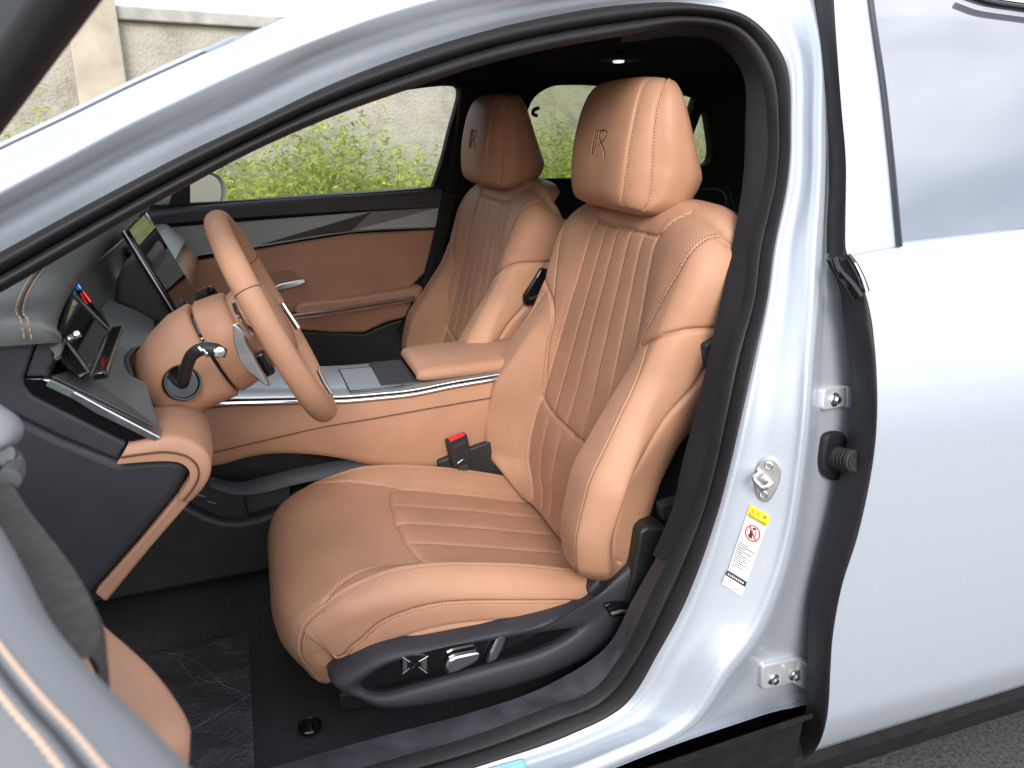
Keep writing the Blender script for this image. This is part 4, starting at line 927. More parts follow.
# round vent and lever right of the screen
own(MB().lathe(aY((214, 300), .05), (1, -.2, .3), [(-.03, .03), (0, .034), (.006, .03), (.004, .022), (-.004, .02), (-.004, 0)], 28).build('air_vent', MT['gloss_black']), dash)
# ------------------------------------------------------------------ steering column and wheel
WC = np.array([-.389, -.38, .890]); WN = np.array([.914, 0, .406]); WU = np.array([-.406, 0, .914]); WY = np.array([0, 1., 0])
sw = part('steering_wheel', 'tan leather steering wheel seen almost edge on')
th = np.linspace(0, 2 * math.pi, 120, endpoint=False); G = []
for t in th:
    rd = WU * math.cos(t) + WY * math.sin(t); c = WC + rd * .198; ring = []
    fat = 1 + .10 * math.exp(-((math.sin(abs(t - math.pi) * 1.0) - .75) / .25) ** 2)
    for a in np.linspace(0, 2 * math.pi, 20, endpoint=False): ring.append(c + (rd * math.cos(a) * .0165 + WN * math.sin(a) * .0205) * fat)
    G.append(ring)
own(MB().grid(np.array(G), close_m=True, close_n=True).build('rim', MT['tan_trim'], angle=180), sw)
for t in (R(-62), R(62)):
    rd = WU * math.cos(t) + WY * math.sin(t); tg = -WU * math.sin(t) + WY * math.cos(t); pts = []
    for a in np.linspace(0, 2 * math.pi, 28): pts.append(WC + rd * .198 + (rd * math.cos(a) * .0168 + WN * math.sin(a) * .0208) * 1.07)
    own(MB().tube(pts, .0009, n=6, cap=False).build('rim_seam', MT['stitch_dark']), sw)
hb = MB(); hb.lathe(WC - WN * .045, WN, [(-.03, .05), (-.02, .068), (.0, .078), (.02, .082), (.045, .078), (.058, .066), (.064, .04), (.066, 0)], 36); own(hb.build('hub', MT['tan_trim'], angle=60), sw)
for t, wd in ((R(-88), .026), (R(88), .026), (R(180), .034)):
    rd = WU * math.cos(t) + WY * math.sin(t); tg = np.cross(WN, rd); sp = MB().prism([WC + rd * .06 - tg * wd - WN * .035, WC + rd * .178 - tg * wd * .62 - WN * .014, WC + rd * .178 + tg * wd * .62 - WN * .014, WC + rd * .06 + tg * wd - WN * .035], WN * .018)
    own(sp.build('spoke', MT['satin_metal'] if wd < .03 else MT['gloss_black'], sw, bevel=.005), sw)
# chrome trim and thumb switches on the near spoke
own(MB().tube(smooth_path([aY(p, -.50) for p in [(234,303),(239,316),(247,328),(254,333)]], 16), np.linspace(.004, .007, 16), n=10).build('spoke_trim', MT['chrome']), sw)
own(MB().tube(smooth_path([aY(p, -.30) for p in [(282,303),(287,311),(293,320),(298,328)]], 16), .006, n=10).build('spoke_trim', MT['chrome']), sw)
own(MB().tube(smooth_path([aY(p, -.42) for p in [(318,370),(324,382),(331,393)]], 16), .004, n=10).build('spoke_trim', MT['satin_metal']), sw)
# paddle
PDL = [(232,325),(235,323.5),(241,330),(248,346),(254,360),(261,372),(268,383),(269,387),(264,385),(254,377),(245,370),(238,358),(233,342)]
own(MB().prism([aY(p, -.52) for p in PDL], (0.004, .008, 0)).build('shift_paddle', MT['satin_metal'], sw, bevel=.003, seg=3), sw)
own(MB().box(aY((264, 364), -.47), (.008, 0, -.02), (0, .012, 0), (.01, 0, .005)).build('switch_pad', MT['gloss_black'], sw, bevel=.003), sw)
# column: two tan shrouds with a dark gap
col = part('steering_column', 'tan steering column cover with a black stalk')
def sect(t, hy, hz, e=2.6, dz=0, n=44):
    c = WC - WN * t + WU * dz; out_ = []
    for a in np.linspace(0, 2 * math.pi, n, endpoint=False):
        ca, sa = math.cos(a), math.sin(a); out_.append(c + WY * hy * math.copysign(abs(ca) ** (2 / e), ca) + WU * hz * math.copysign(abs(sa) ** (2 / e), sa))
    return out_
own(MB().grid([sect(.055, .055, .055), sect(.055, .084, .076), sect(.060, .090, .081), sect(.075, .092, .084), sect(.108, .092, .088), sect(.112, .088, .084), sect(.112, .05, .05)], close_m=True).build('shroud', MT['tan_trim'], angle=50), col)
own(MB().grid([sect(.108, .082, .078), sect(.130, .082, .078)], close_m=True).build('shroud_gap', MT['gloss_black'], angle=50), col)
own(MB().grid([sect(.118, .05, .05), sect(.118, .090, .086), sect(.123, .094, .091), sect(.16, .095, .088), sect(.20, .095, .080, dz=-.006), sect(.232, .092, .070, dz=-.012), sect(.246, .080, .058, dz=-.014), sect(.252, .06, .04, dz=-.014), sect(.33, .055, .035, dz=-.014)], close_m=True).build('shroud', MT['tan_trim'], angle=50), col)
hc = aY((181, 383), -.478); sh_o = [o for o in bpy.data.objects if o.name.startswith('shroud')]
from mathutils.bvhtree import BVHTree
for so_ in sh_o:
    if so_.name.startswith('shroud_gap'): continue
    bs_ = BVHTree.FromPolygons([tuple(v.co) for v in so_.data.vertices], [tuple(q_.vertices) for q_ in so_.data.polygons]); rr_ = bs_.ray_cast(Vector(CAM), Vector(ray(181, 383)).normalized())
    if rr_[0] is not None: hc = np.array(rr_[0]); hn = np.array([.30, -.90, .30]); hn /= np.linalg.norm(hn)
own(MB().lathe(hc, hn, [(-.02, .029), (.013, .031), (.016, .0295), (.016, .027), (.011, .025), (.010, 0)], 32).build('stalk_socket', MT['gloss_black']), col)
sp = smooth_path([hc - hn * .012, hc + hn * .012, aY((187,366), -.53), aY((193,354), -.55), aY((203,349), -.56), aY((215,350), -.565), aY((226,353.5), -.568)], 40)
rad = np.interp(np.linspace(0, 1, 40), [0, .3, .5, .7, .9, 1], [.0105, .0105, .010, .0105, .011, .007])
own(MB().tube(sp, rad, n=18).build('indicator_stalk', MT['black_plastic']), col)
sbc = aY((219.5, 352), -.578); own(MB().lathe(sbc, (.45, -.88, .12), [(-.004, .0095), (0, .0095), (.0015, .008), (.002, 0)], 24).build('stalk_badge', MT['chrome']), col)
own(MB().tube(smooth_path([aY((199,347), -.575), aY((204,352), -.578), aY((208,356.5), -.576)], 12), .0035, n=8).build('stalk_ring', MT['chrome']), col)

# ------------------------------------------------------------------ centre console
con = part('centre_console', 'centre console with silver top, chrome edge and tan sides')
YC = -.122
edge = smooth_path([aY(p, YC) for p in [(180,408),(205,405.5),(228,403),(262,402),(303,401),(343,400.5),(380,397.5),(412,394),(452,386),(488,380),(520,374)]], 60)
ed2 = edge + np.array([0, .004, .012])
body_rows = []
bot = smooth_path([aY(p, YC + .01) for p in [(150,475),(185,468),(220,464),(245,457),(270,453),(310,453.5),(343,458),(380,466),(430,470),(470,452),(530,440)]], 60)
bx = edge[:, 0]; bz = np.interp(bx, bot[:, 0], bot[:, 2]); B2 = np.stack([bx, np.full(60, YC + .008), bz], 1)
A_ = edge + np.array([0, 0, -.012]); rows = [A_ + np.array([0, .02, .006]), A_ + np.array([0, .0, .003])] + [A_ * (1 - u) + B2 * u + np.array([0, -.010 * math.sin(u * math.pi), 0]) for u in np.linspace(.05, 1, 9)] + [B2 + np.array([0, .012, -.006]), B2 + np.array([0, .12, 0])]
own(MB().grid(np.array(rows)).build('side_panel', MT['tan_trim'], angle=60), con)
sl = smooth_path([aY(p, YC - .008) for p in [(180,462),(220,451),(270,439),(320,427.5),(380,417),(430,408),(482,399),(520,393)]], 60); 
own(MB().tube(sl + np.array([0, -.002, 0]), .0012, n=6).build('panel_seam', MT['stitch_dark']), con)
own(MB().tube(edge + np.array([0, -.003, .0]), .0048, n=10).build('chrome_edge', MT['chrome']), con)
own(MB().tube(edge + np.array([0, -.002, .0105]), .0034, n=10).build('chrome_edge', MT['satin_metal']), con)
t_ = edge + np.array([0, .0, .013]); rows = [t_ + np.array([0, 0, -.004]), t_ + np.array([0, .004, 0]), t_ + np.array([0, .06, .005]), t_ + np.array([0, .125, .006]), t_ + np.array([0, .19, .005]), t_ + np.array([0, .245, 0]), t_ + np.array([0, .249, -.01]), t_ + np.array([0, .25, -.25])]
mat('console_silver', (.45, .48, .49), .34, .75, bump=.1, scale=1500)
own(MB().grid(np.array(rows)).build('top_plate', MT['console_silver'], angle=50), con)
zc = float(np.interp(-.2, edge[:, 0], edge[:, 2])) + .0195
def onc(p):
    q = aZ(p, zc); 
    for _ in range(4): q = aZ(p, float(np.interp(q[0], edge[:, 0], edge[:, 2])) + .0188)
    return q
lid = [onc(p) for p in [(339,370),(387,366),(402.5,386),(350,391.5)]]
own(MB().prism([p + np.array([0, 0, .0012]) for p in lid], (0, 0, -.003)).build('lid', MT['console_silver'], con, bevel=.0008), con)
lo = lid + [lid[0]]; own(MB().tube([p + np.array([0, 0, .0008]) for p in lo], .0017, n=6).build('lid_gap', MT['gloss_black']), con)
own(MB().tube([onc((382.5,369.5)) + np.array([0, 0, .002]), onc((396,384.5)) + np.array([0, 0, .002])], .0016, n=6).build('lid_line', MT['satin_metal']), con)
# armrest lid
zt = .684
arm = MB(); 
def arow(x, zt_, zb, hy): 
    return [(x, y, z) for y, z in [(-hy + .02, zb), (-hy, zb + .008), (-hy - .001, zt_ - .014), (-hy + .006, zt_ - .004), (-hy + .02, zt_), (0, zt_ + .004), (hy - .02, zt_), (hy - .006, zt_ - .004), (hy, zt_ - .014), (hy, zb + .008), (hy - .02, zb)]]
xs = [-.075, -.073, -.066, -.05, .0, .1, .2, .35]
gs = [arow(-.0745, .668, .656, .098)] + [arow(-.073, .675, .652, .108), arow(-.066, .681, .650, .113), arow(-.045, .684, .649, .116), arow(.05, .687, .651, .117), arow(.15, .690, .655, .117), arow(.35, .695, .66, .116)]
am = MB().grid(np.array(gs), close_m=True); am.F.append(tuple(range(11))); am.M.append(0); ao = own(am.build('armrest', MT['tan_trim'], con, angle=70), con)
own(stitch_run([(-.064, -.1145, .672), (-.03, -.1175, .675), (.1, -.1195, .679), (.3, -.1185, .684)], (0, -1, .3), .0022, .0008, .0055).build('armrest_stitching', MT['stitch_light']), con)
own(MB().box((.08, 0, .60), (.24, 0, 0), (0, .10, 0), (0, 0, .052)).build('armrest_base', MT['black_plastic'], con, bevel=.008), con)
# open shelf under the console and the black kick panel
own(MB().prism([aY(p, -.13) for p in [(60,615),(105,603),(190,587),(275,570),(330,560),(330,505),(275,513),(258,519),(240,523),(222,522),(205,516),(186,506),(150,490),(60,560)]], (0, .05, 0)).build('kick_panel', MT['black_plastic'], con, bevel=.012, seg=4), con)
own(MB().prism([aY(p, -.02) for p in [(150,560),(360,540),(360,440),(150,470)]], (0, .02, 0)).build('shelf_back', MT['black_plastic'], con), con)
own(MB().grid(np.array([smooth_path([aY(p, -.10) for p in [(205,476),(240,482),(262,477),(290,470),(330,462),(380,455)]], 20), smooth_path([aY(p, -.10) + np.array([0, -.012, -.012]) for p in [(205,478),(236,487),(262,485),(290,478),(330,470),(380,463)]], 20), smooth_path([aY(p, -.085) for p in [(205,484),(238,492),(262,489),(290,484),(330,478),(380,470)]], 20)])).build('shelf_edge', MT['grey_plastic'], solid=.006), con)
own(MB().prism([aY(p, -.085) for p in [(243,492),(290,486),(290,520),(250,522)]], (0, .01, 0)).build('shelf_mat', MT['dash_dark'], con, bevel=.003), con)
own(MB().prism([aY(p, -.105) for p in [(192,474),(214,478),(243,492),(250,522),(232,524),(190,505)]], (0, .012, 0)).build('shelf_wall', MT['black_plastic'], con, bevel=.004), con)
for p in [(201,495.5),(212,502.5)]:
    own(MB().box(aY(p, -.108), (.008, 0, -.004), (0, .001, 0), (.0006, 0, .001)).build('socket_mark', MT['satin_metal']), con)
# ------------------------------------------------------------------ seat belt, latch, hinges, labels
bk = part('belt_buckle', 'black seat belt buckle with a red button standing by the console')
bc = aY((458, 447), -.145); bu_ = np.array([-.18, 0, .98]); bu_ /= np.linalg.norm(bu_); bf = np.array([.22, -.96, .1]); bf -= bu_ * (bf @ bu_); bf /= np.linalg.norm(bf); bs = np.cross(bu_, bf)
own(MB().box(bc - bu_ * .008, bs * .026, bf * .012, bu_ * .037).build('buckle_body', MT['black_plastic'], bk, bevel=.004, seg=3), bk)
own(MB().box(bc + bu_ * .0275 + bf * .003, bs * .020, bf * .0085, bu_ * .0035).build('release_button', MT['red_plastic'], bk, bevel=.0015), bk)
for k in (.014, .009): own(MB().box(bc + bu_ * k + bf * .0122, bs * .016, bf * .0006, bu_ * .0009).build('buckle_rib', MT['dark_trim']), bk)
own(MB().box(bc - bu_ * .07, bs * .014, bf * .004, bu_ * .04).build('buckle_strap', MT['belt_web'], bk, bevel=.002), bk)
own(MB().prism([aY(p, -.135) for p in [(438,462),(470,449),(492,441),(512,470),(520,490),(440,480)]], (0, .02, 0)).build('console_side_cover', MT['black_plastic'], bevel=.004), con)
own(MB().tube([bc - bu_ * .03 + bf * .012 + bs * .0, bc - bu_ * .034 + bf * .012 - bs * .016], .0015, n=6).build('buckle_bar', MT['chrome']), bk)
bg_ = part('belt_guide', 'black belt guide on the door pillar')
own(MB().box(aY((707, 352), -.70), (.012, 0, .006), (0, .02, 0), (-.006, 0, .024)).build('guide_block', MT['black_plastic'], bg_, bevel=.006, seg=3), bg_)
# belt webbing hanging behind the seat
wp = smooth_path([aY(p, -.56) for p in [(716,330),(706,372),(690,430),(674,490),(664,515)]], 30)
wb = np.array([wp + np.array([-.012, .016, 0]), wp + np.array([.03, -.02, 0])])
own(MB().grid(wb).build('belt_webbing', MT['belt_web'], bg_, solid=.002), bg_)
own(MB().box(aY((668, 508), -.66), (.020, 0, .004), (0, .012, 0), (-.004, 0, .018)).build('belt_stitch_block', MT['belt_web'], bg_, bevel=.006), bg_)
own(MB().grid([[(x, y, z) for x in (.40, .72)] for y, z in ((-.58, .17), (-.58, .85))]).build('pillar_carpet', MT['black_fabric'], solid=.004), car)
# local frames on the painted pillar: tangent, up and outward
def pillar(p, off): return body(p, off)
def facing(p, off, dv=(0, 14)):
    a = body(p, off); b = body((p[0] + dv[0], p[1] + dv[1]), off); c = body((p[0] + 12, p[1]), off); dn = b - a; dn /= np.linalg.norm(dn)
    ex = c - a; n = np.cross(ex, dn); n /= np.linalg.norm(n)
    if n @ (CAM - a) < 0: n = -n
    return a, n, -dn
# striker
from mathutils.bvhtree import BVHTree
bt = BVHTree.FromPolygons([tuple(v.co) for v in body_o.data.vertices], [tuple(p.vertices) for p in body_o.data.polygons])
def hit(p):
    d = ray(*p); d = d / np.linalg.norm(d); r = bt.ray_cast(Vector(CAM), Vector(d)); return np.array(r[0]) if r[0] is not None else body(p, .04)
def facing(p, off=0, dv=(0, 14), rad=10):
    q = [hit((p[0] + rad * math.cos(t), p[1] + rad * math.sin(t))) for t in np.linspace(0, 2 * math.pi, 12, endpoint=False)]
    a = hit(p); c = np.mean(q, 0); _, _, vt = np.linalg.svd(np.array(q) - c); n = vt[2]; n = n if n @ (CAM - a) > 0 else -n
    b = aP((p[0] + dv[0], p[1] + dv[1]), a, n); dn = b - a; dn /= np.linalg.norm(dn); return a, n, -dn
st = part('door_striker', 'steel door striker loop screwed to the silver pillar')
a, n_, up_ = facing((767, 479), .060, (-4, 14)); ex = np.cross(up_, n_)
pts = []
for p in [(761,460),(767,457),(775,459),(780,466),(780.5,475),(777,487),(772,496),(767,501),(760,499),(756,492),(754.5,480),(756,468)]: pts.append(aP(p, a, n_))
own(MB().prism(smooth_path(pts, 40, True), n_ * .006).build('striker_plate', MT['satin_metal'], st, bevel=.0015), st)
for p in ((768.5, 464.5), (763, 493)): own(MB().lathe(aP(p, a, n_) + n_ * .006, n_, [(0, .0065), (.003, .0065), (.004, .005), (.0025, .0035), (.0025, 0)], 20).build('striker_screw', MT['bolt_steel']), st)
ln_ = np.array([-.80, -.58, .12]); ln_ /= np.linalg.norm(ln_)
lo = [aP((762, 472.5), a, n_) + ln_ * .004, aP((762, 472.5), a, n_) + ln_ * .034, aP((762.5, 473.5), a, n_) + ln_ * .040, aP((766, 477.5), a, n_) + ln_ * .0415, aP((770.5, 482), a, n_) + ln_ * .040, aP((772, 483), a, n_) + ln_ * .034, aP((772, 483), a, n_) + ln_ * .004]
own(MB().tube(smooth_path(lo, 40), .0042, n=12).build('striker_loop', MT['satin_metal']), st)
own(MB().prism([lo[1] + ln_ * .002, lo[2], lo[4], lo[5] + ln_ * .002], up_ * -.008).build('striker_lip', MT['gloss_black'], st, bevel=.002), st)
# warning label
wl = part('warning_label', 'white and yellow warning label with a red prohibition sign')
a, n_, up_ = facing((746, 550), .0588, (-8, 30), 22); n_ = n_
def onl(p, h=.0006): return aP(p, a, n_) + n_ * h
Q = np.array([onl(p) for p in [(749.8,504),(770,515.5),(746.5,580.5),(728,569)]])       # header top left, top right, foot right, foot left
def lab(u, v, h): return (Q[0] * (1 - u) + Q[1] * u) * (1 - v) + (Q[3] * (1 - u) + Q[2] * u) * v + n_ * h
def lrect(u0, u1, v0, v1, h, m, name): return own(MB().prism([lab(u0, v0, h), lab(u1, v0, h), lab(u1, v1, h), lab(u0, v1, h)], -n_ * .0005).build(name, MT[m], wl, smooth=False), wl)
# push the sheet clear of the curved metal
def clear(Qs, n_, gap=.0012):
    worst = -1
    for i in np.linspace(0, 1, 9):
        for j in np.linspace(0, 1, 9):
            p = (Qs[0] * (1 - i) + Qs[1] * i) * (1 - j) + (Qs[3] * (1 - i) + Qs[2] * i) * j
            r = bt.ray_cast(Vector(p + n_ * .08), Vector(-n_), .2)
            if r[0] is not None: worst = max(worst, (np.array(r[0]) - p) @ n_)
    return worst + gap
sh_ = clear(Q, n_); Q = Q + n_ * sh_
lrect(0, 1, 0, 1, 0, 'label_white', 'label_sheet'); lrect(0, 1, 0, .165, .0003, 'label_yellow', 'label_header')
tri = [lab(.10, .115, .0007), lab(.19, .035, .0007), lab(.29, .115, .0007)]
own(MB().tube(tri + [tri[0]], .00055, n=5).build('label_triangle', MT['label_black']), wl)
lrect(.185, .205, .065, .095, .0007, 'label_black', 'label_mark')
LX, LY = (Q[1] - Q[0]), (Q[0] - Q[3])
lw = float(np.linalg.norm(LX)); lh = float(np.linalg.norm(LY))
for ch_, u in (('注', .45), ('意', .78)): text_mesh(ch_, lw * .20, .0001, 'label_lettering', MT['label_black'], wl, frame_from(lab(u, .062, .0006), LX, LY))
for v in (.128, .150): lrect(.06, .94, v, v + .012, .0006, 'label_black', 'label_line')
cx, cv, rw = .52, .345, .335
ring = [lab(cx + rw * math.cos(t), cv - rw * lw / lh * math.sin(t), .0007) for t in np.linspace(0, 2 * math.pi, 40)]
own(MB().tube(ring, .0012, n=6, cap=False).build('label_ring', MT['label_red']), wl)
own(MB().tube([lab(cx - rw * .70, cv - rw * .70 * lw / lh, .0013), lab(cx + rw * .70, cv + rw * .70 * lw / lh, .0013)], .0011, n=6).build('label_bar', MT['label_red']), wl)
def lpoly(pts, m, nm, h=.0005): return own(MB().prism([lab(cx + x * rw, cv - y * rw * lw / lh, h) for x, y in pts], n_ * .0003).build(nm, MT[m], wl, smooth=False), wl)
lpoly([(-.05,.80),(.22,.82),(.34,.62),(.20,.52),(.05,.55),(-.12,.45),(-.25,.55),(-.2,.7)], 'label_black', 'label_figure')
lpoly([(-.10,.40),(-.38,.30),(-.50,.0),(-.35,-.15),(-.55,-.45),(-.30,-.75),(.25,-.72),(.02,-.35),(.10,-.1),(-.05,.1)], 'label_black', 'label_figure')
lpoly([(.12,.45),(.38,.40),(.52,.05),(.40,-.40),(.30,-.35),(.36,.0),(.22,.3)], 'label_grey', 'label_figure')
g = np.random.default_rng(3)
vv = .545
for ln_, m_ in ((.55, 1), (.98, 1), (.50, 1), (.86, 1), (.40, 1), (.90, 2), (.66, 2), (.84, 2), (.60, 2), (.95, 2), (.5, 2), (.72, 2), (.30, 2)):
    u = .06
    while u < ln_ - .05:
        wd = g.uniform(.03, .06) if m_ == 1 else g.uniform(.05, .14); lrect(u, min(u + wd, ln_ * .96), vv, vv + (.021 if m_ == 1 else .014), .0007, 'label_grey', 'label_line'); u += wd + .02
    vv += .033 if m_ == 1 else .0285
Q2 = np.array([onl(p) for p in [(727,569.5),(746.5,581),(741,595),(721.5,582.5)]]); Q2 = Q2 + n_ * (clear(Q2, n_)); Q = Q2
lrect(0, 1, 0, 1, 0, 'label_white', 'label_sheet'); lrect(.0, 1.0, .0, .36, .0003, 'label_black', 'label_header')
u = .08
while u < .9: wd = g.uniform(.04, .07); lrect(u, u + wd, .12, .24, .0008, 'label_white', 'label_line'); u += wd + .05
for v, e in ((.46, .42), (.60, .5), (.74, .8), (.86, .6)):
    u = .06
    while u < e: wd = g.uniform(.05, .1); lrect(u, u + wd, v, v + .05, .0005, 'label_grey', 'label_line'); u += wd + .03
# hinges of the rear door
def bolt(c, n_, r=.009, parent=None):
    own(MB().lathe(c, n_, [(0, r * 1.35), (.002, r * 1.4), (.0035, r * 1.2), (.0035, r)], 28).build('hinge_bolt', MT['bolt_steel']), parent)
    th_ = np.linspace(0, 2 * math.pi, 7)[:6]; ex = np.cross(n_, [0, 0, 1.]); ex /= np.linalg.norm(ex); ey = np.cross(n_, ex)
    hx = [c + n_ * .003 + r * .82 * (math.cos(t) * ex + math.sin(t) * ey) for t in th_]
    own(MB().prism(hx, n_ * .007).build('hinge_bolt', MT['bolt_steel'], parent, bevel=.001), parent)
h1 = part('door_hinge', 'upper silver rear door hinge with one bolt')
a, n_, up_ = facing((830, 398), .075, (-1, 14)); L1 = lambda p, h: aP(p, a, n_) + n_ * h
own(MB().prism([L1(p, .010) for p in [(818.5,390),(822,386.5),(842,384.5),(841,406),(820,409.5),(817.5,407)]], -n_ * .02).build('hinge_leaf', MT['bracket_paint'], h1, bevel=.003, seg=3), h1)
own(MB().prism([L1((841.5,385),.010), L1((842,406.5),.010), L1((860,413.5),.026), L1((860,391.5),.026)], -n_ * .008).build('hinge_arm', MT['bracket_paint'], h1, bevel=.002), h1)
own(MB().prism([L1((842,385.5),.011), L1((852,383.5),.014), L1((862,389.5),.026), L1((860,391),.026)], -n_ * .006).build('hinge_arm', MT['bolt_steel'], h1, bevel=.001), h1)
bolt(L1((829, 398.5), .010), n_, .0085, h1)
h2 = part('door_hinge', 'lower silver rear door hinge with two bolts')
a, n_, up_ = facing((784, 670), .062, (-5, 14)); L2_ = lambda p, h: aP(p, a, n_) + n_ * h
own(MB().prism([L2_(p, .012) for p in [(758,664),(760,661),(790,654.5),(799,655),(812,664),(814,690),(800,682),(786,678.5),(760,685),(757,682)]], -n_ * .02).build('hinge_leaf', MT['bracket_paint'], h2, bevel=.003, seg=3), h2)
own(MB().prism([L2_((794,655.5),.014), L2_((808,662),.022), L2_((815,672),.030), L2_((815,692),.030), L2_((800,684),.022), L2_((788,678),.014)], -n_ * .01).build('hinge_arm', MT['bracket_paint'], h2, bevel=.004, seg=3), h2)
own(MB().prism([L2_(p, .0165) for p in [(777.5,660.5),(780,660),(779,679),(776.5,679.5)]], -n_ * .006).build('hinge_rib', MT['bracket_paint'], h2, bevel=.0015), h2)
bolt(L2_((768.5, 674), .012), n_, .0085, h2); bolt(L2_((789, 669.5), .014), n_, .0085, h2)
# wiring boot
wbt = part('wiring_boot', 'black ribbed wiring boot running from pillar to rear door')
a, n_, up_ = facing((829, 454), .078, (-2, 14), 6)
own(MB().prism(smooth_path([aP(p, a, n_) for p in [(818,445),(821,434),(830,430),(839,432),(842.5,442),(842,462),(838,475),(829,478.5),(820,474),(816.5,462)]], 50, True), n_ * .014).build('boot_flange', MT['rubber'], wbt, bevel=.005, seg=3), wbt)
b0 = aP((830, 456), a, n_) + n_ * .010; b1 = body((858, 462), .02); pth = np.linspace(0, 1, 60)[:, None]; P = b0 * (1 - pth) + b1 * pth
own(MB().tube(P, .0165 + .0035 * np.sin(np.linspace(0, 13 * 2 * math.pi, 60)), n=22).build('boot_bellows', MT['rubber']), wbt)
# clear blue film on the sill
fgd = []
for v in np.linspace(0, 1, 10):
    rw_ = []
    for u in np.linspace(0, 1, 24):
        cu_2, cv_2 = u * 2 - 1, v * 2 - 1; k_ = 1 / max(1, (abs(cu_2) ** 12 + abs(cv_2) ** 12) ** (1 / 12)); u2, v2 = (cu_2 * k_ + 1) / 2, (cv_2 * k_ + 1) / 2
        pa_ = np.array([430, 784]) * (1 - u2) * (1 - v2) + np.array([525, 757.5]) * u2 * (1 - v2) + np.array([530, 790]) * u2 * v2 + np.array([436, 818]) * (1 - u2) * v2
        rw_.append(hit(tuple(pa_)) + np.array([0, -.0020, .0012]))
    fgd.append(rw_)
own(MB().grid(fgd).build('protective_film', MT['blue_film'], solid=.001, angle=60), car, 'light blue protective film on the door sill')
# ------------------------------------------------------------------ the open front door, close to the camera
od = part('front_door', 'open driver door close to the camera, with stitched grey top pad and tan armrest')
Hg = np.array([-.700, -.90, 0]); DD = np.array([.345, -.938, 0]); DD /= np.linalg.norm(DD); IN = np.array([DD[1] * -1, DD[0], 0])     # IN points to the inner side (+x)
def dl(s_, t_, z_): return Hg + DD * s_ + IN * t_ + np.array([0, 0, z_])
PADE = [aZ(p, 1.012) for p in [(-60,420),(-30,470),(0,514),(20,549),(48,601),(88,648),(130,690),(158,715),(211,768),(262,815),(330,875)]]
pe = smooth_path(PADE, 90); rows = []
for t, dz in [(-.004, -.05), (.0, -.03), (.0, -.012), (-.004, -.002), (-.012, .004), (-.03, .008), (-.06, .010), (-.10, .008), (-.125, .0), (-.13, -.02)]: rows.append(pe + IN * t + np.array([0, 0, dz]))
own(MB().grid(np.array(rows)).build('top_pad', MT['door_pad'], angle=70), od)
def pr2(t): return pe[12:] + IN * t + np.array([0, 0, np.interp(-t, [.012, .03, .06, .10], [.004, .008, .010, .008]) + .0004])
sm2 = stitch_run(pr2(-.027), (0, 0, 1), .0026, .0013, .0048); t2 = stitch_run(pr2(-.037), (0, 0, 1), .0032, .0015, .0056); sm2.add(t2.V, t2.F)
mat('door_thread', (.52, .38, .29), .6); own(sm2.build('pad_stitching', MT['door_thread']), od)
own(MB().tube(pr2(-.032) + np.array([0, 0, -.001]), .0018, n=6).build('pad_seam', MT['dash_dark']), od)
# board under the pad, tan armrest and inner panel
lob = MB().tube(smooth_path([aZ(p, 1.0) for p in [(-80,385),(-40,412),(-14,430),(-2,444)]], 20), np.array([.024] * 15 + [.0235, .022, .019, .013, .005]), n=18); lz = np.array(lob.V); lz[:, 2] = 1.0 + (lz[:, 2] - 1.0) * .7; lob.V = [tuple(v) for v in lz]; own(lob.build('pad_corner', MT['door_pad'], angle=180), od)
pb = [aZ(p, .985) for p in [(-8,462),(12,478),(28,502),(52,532),(75,562),(92,592),(103,620),(102,638),(95,652)]]
pbs = smooth_path(pb, 40); rows = [pbs + IN * t + np.array([0, 0, z]) for t, z in [(-.12, .0), (-.02, .0), (-.002, -.002), (0, -.008), (-.004, -.06)]]
own(MB().grid(np.array(rows)).build('inner_board', MT['rough_board'], angle=50), od)
ar = [aZ(p, .86) for p in [(80,580),(101,612),(125,633),(150,656),(172,684),(184,704),(188,718),(184,732),(165,750)]]
ars = smooth_path(ar, 50); rows = [ars + IN * t + np.array([0, 0, z]) for t, z in [(-.14, .012), (-.06, .008), (-.02, .004), (-.006, -.002), (0, -.012), (-.003, -.03), (-.02, -.06), (-.05, -.10)]]
own(MB().grid(np.array(rows)).build('armrest', MT['tan_trim'], angle=70), od)
own(MB().prism([dl(.0, -.10, .25), dl(1.05, -.10, .25), dl(1.05, -.10, .98), dl(0, -.10, .98)], -IN * .05).build('inner_panel', MT['grey_plastic'], od, bevel=.01), od)
own(MB().prism([dl(-.02, -.17, .2), dl(1.10, -.17, .2), dl(1.12, -.17, 1.0), dl(-.02, -.17, 1.0)], -IN * .03).build('outer_skin', MT['silver_paint'], od, bevel=.01), od)
own(MB().tube(smooth_path([aZ((4, 455), .99), aZ((10, 458), .985), aZ((14, 466), .98), aZ((9, 480), .985)], 14), .008, n=10).build('pull_clip', MT['dark_trim']), od)
# slanted window frame of the open door
f0, f1 = aD((-62, 232), .80), aD((180, -80), .52)
fv = f1 - f0; fv /= np.linalg.norm(fv); f0 = f0 - fv * ((f0[2] - 1.0) / fv[2]); wv = np.cross(fv, FW); wv /= np.linalg.norm(wv); wv = wv if wv @ RT < 0 else -wv
own(MB().prism([f0, f0 + wv * .085, f1 + wv * .085, f1], np.cross(fv, wv) * .035).build('door_window_frame', MT['black_plastic'], od, bevel=.014, seg=4), od)
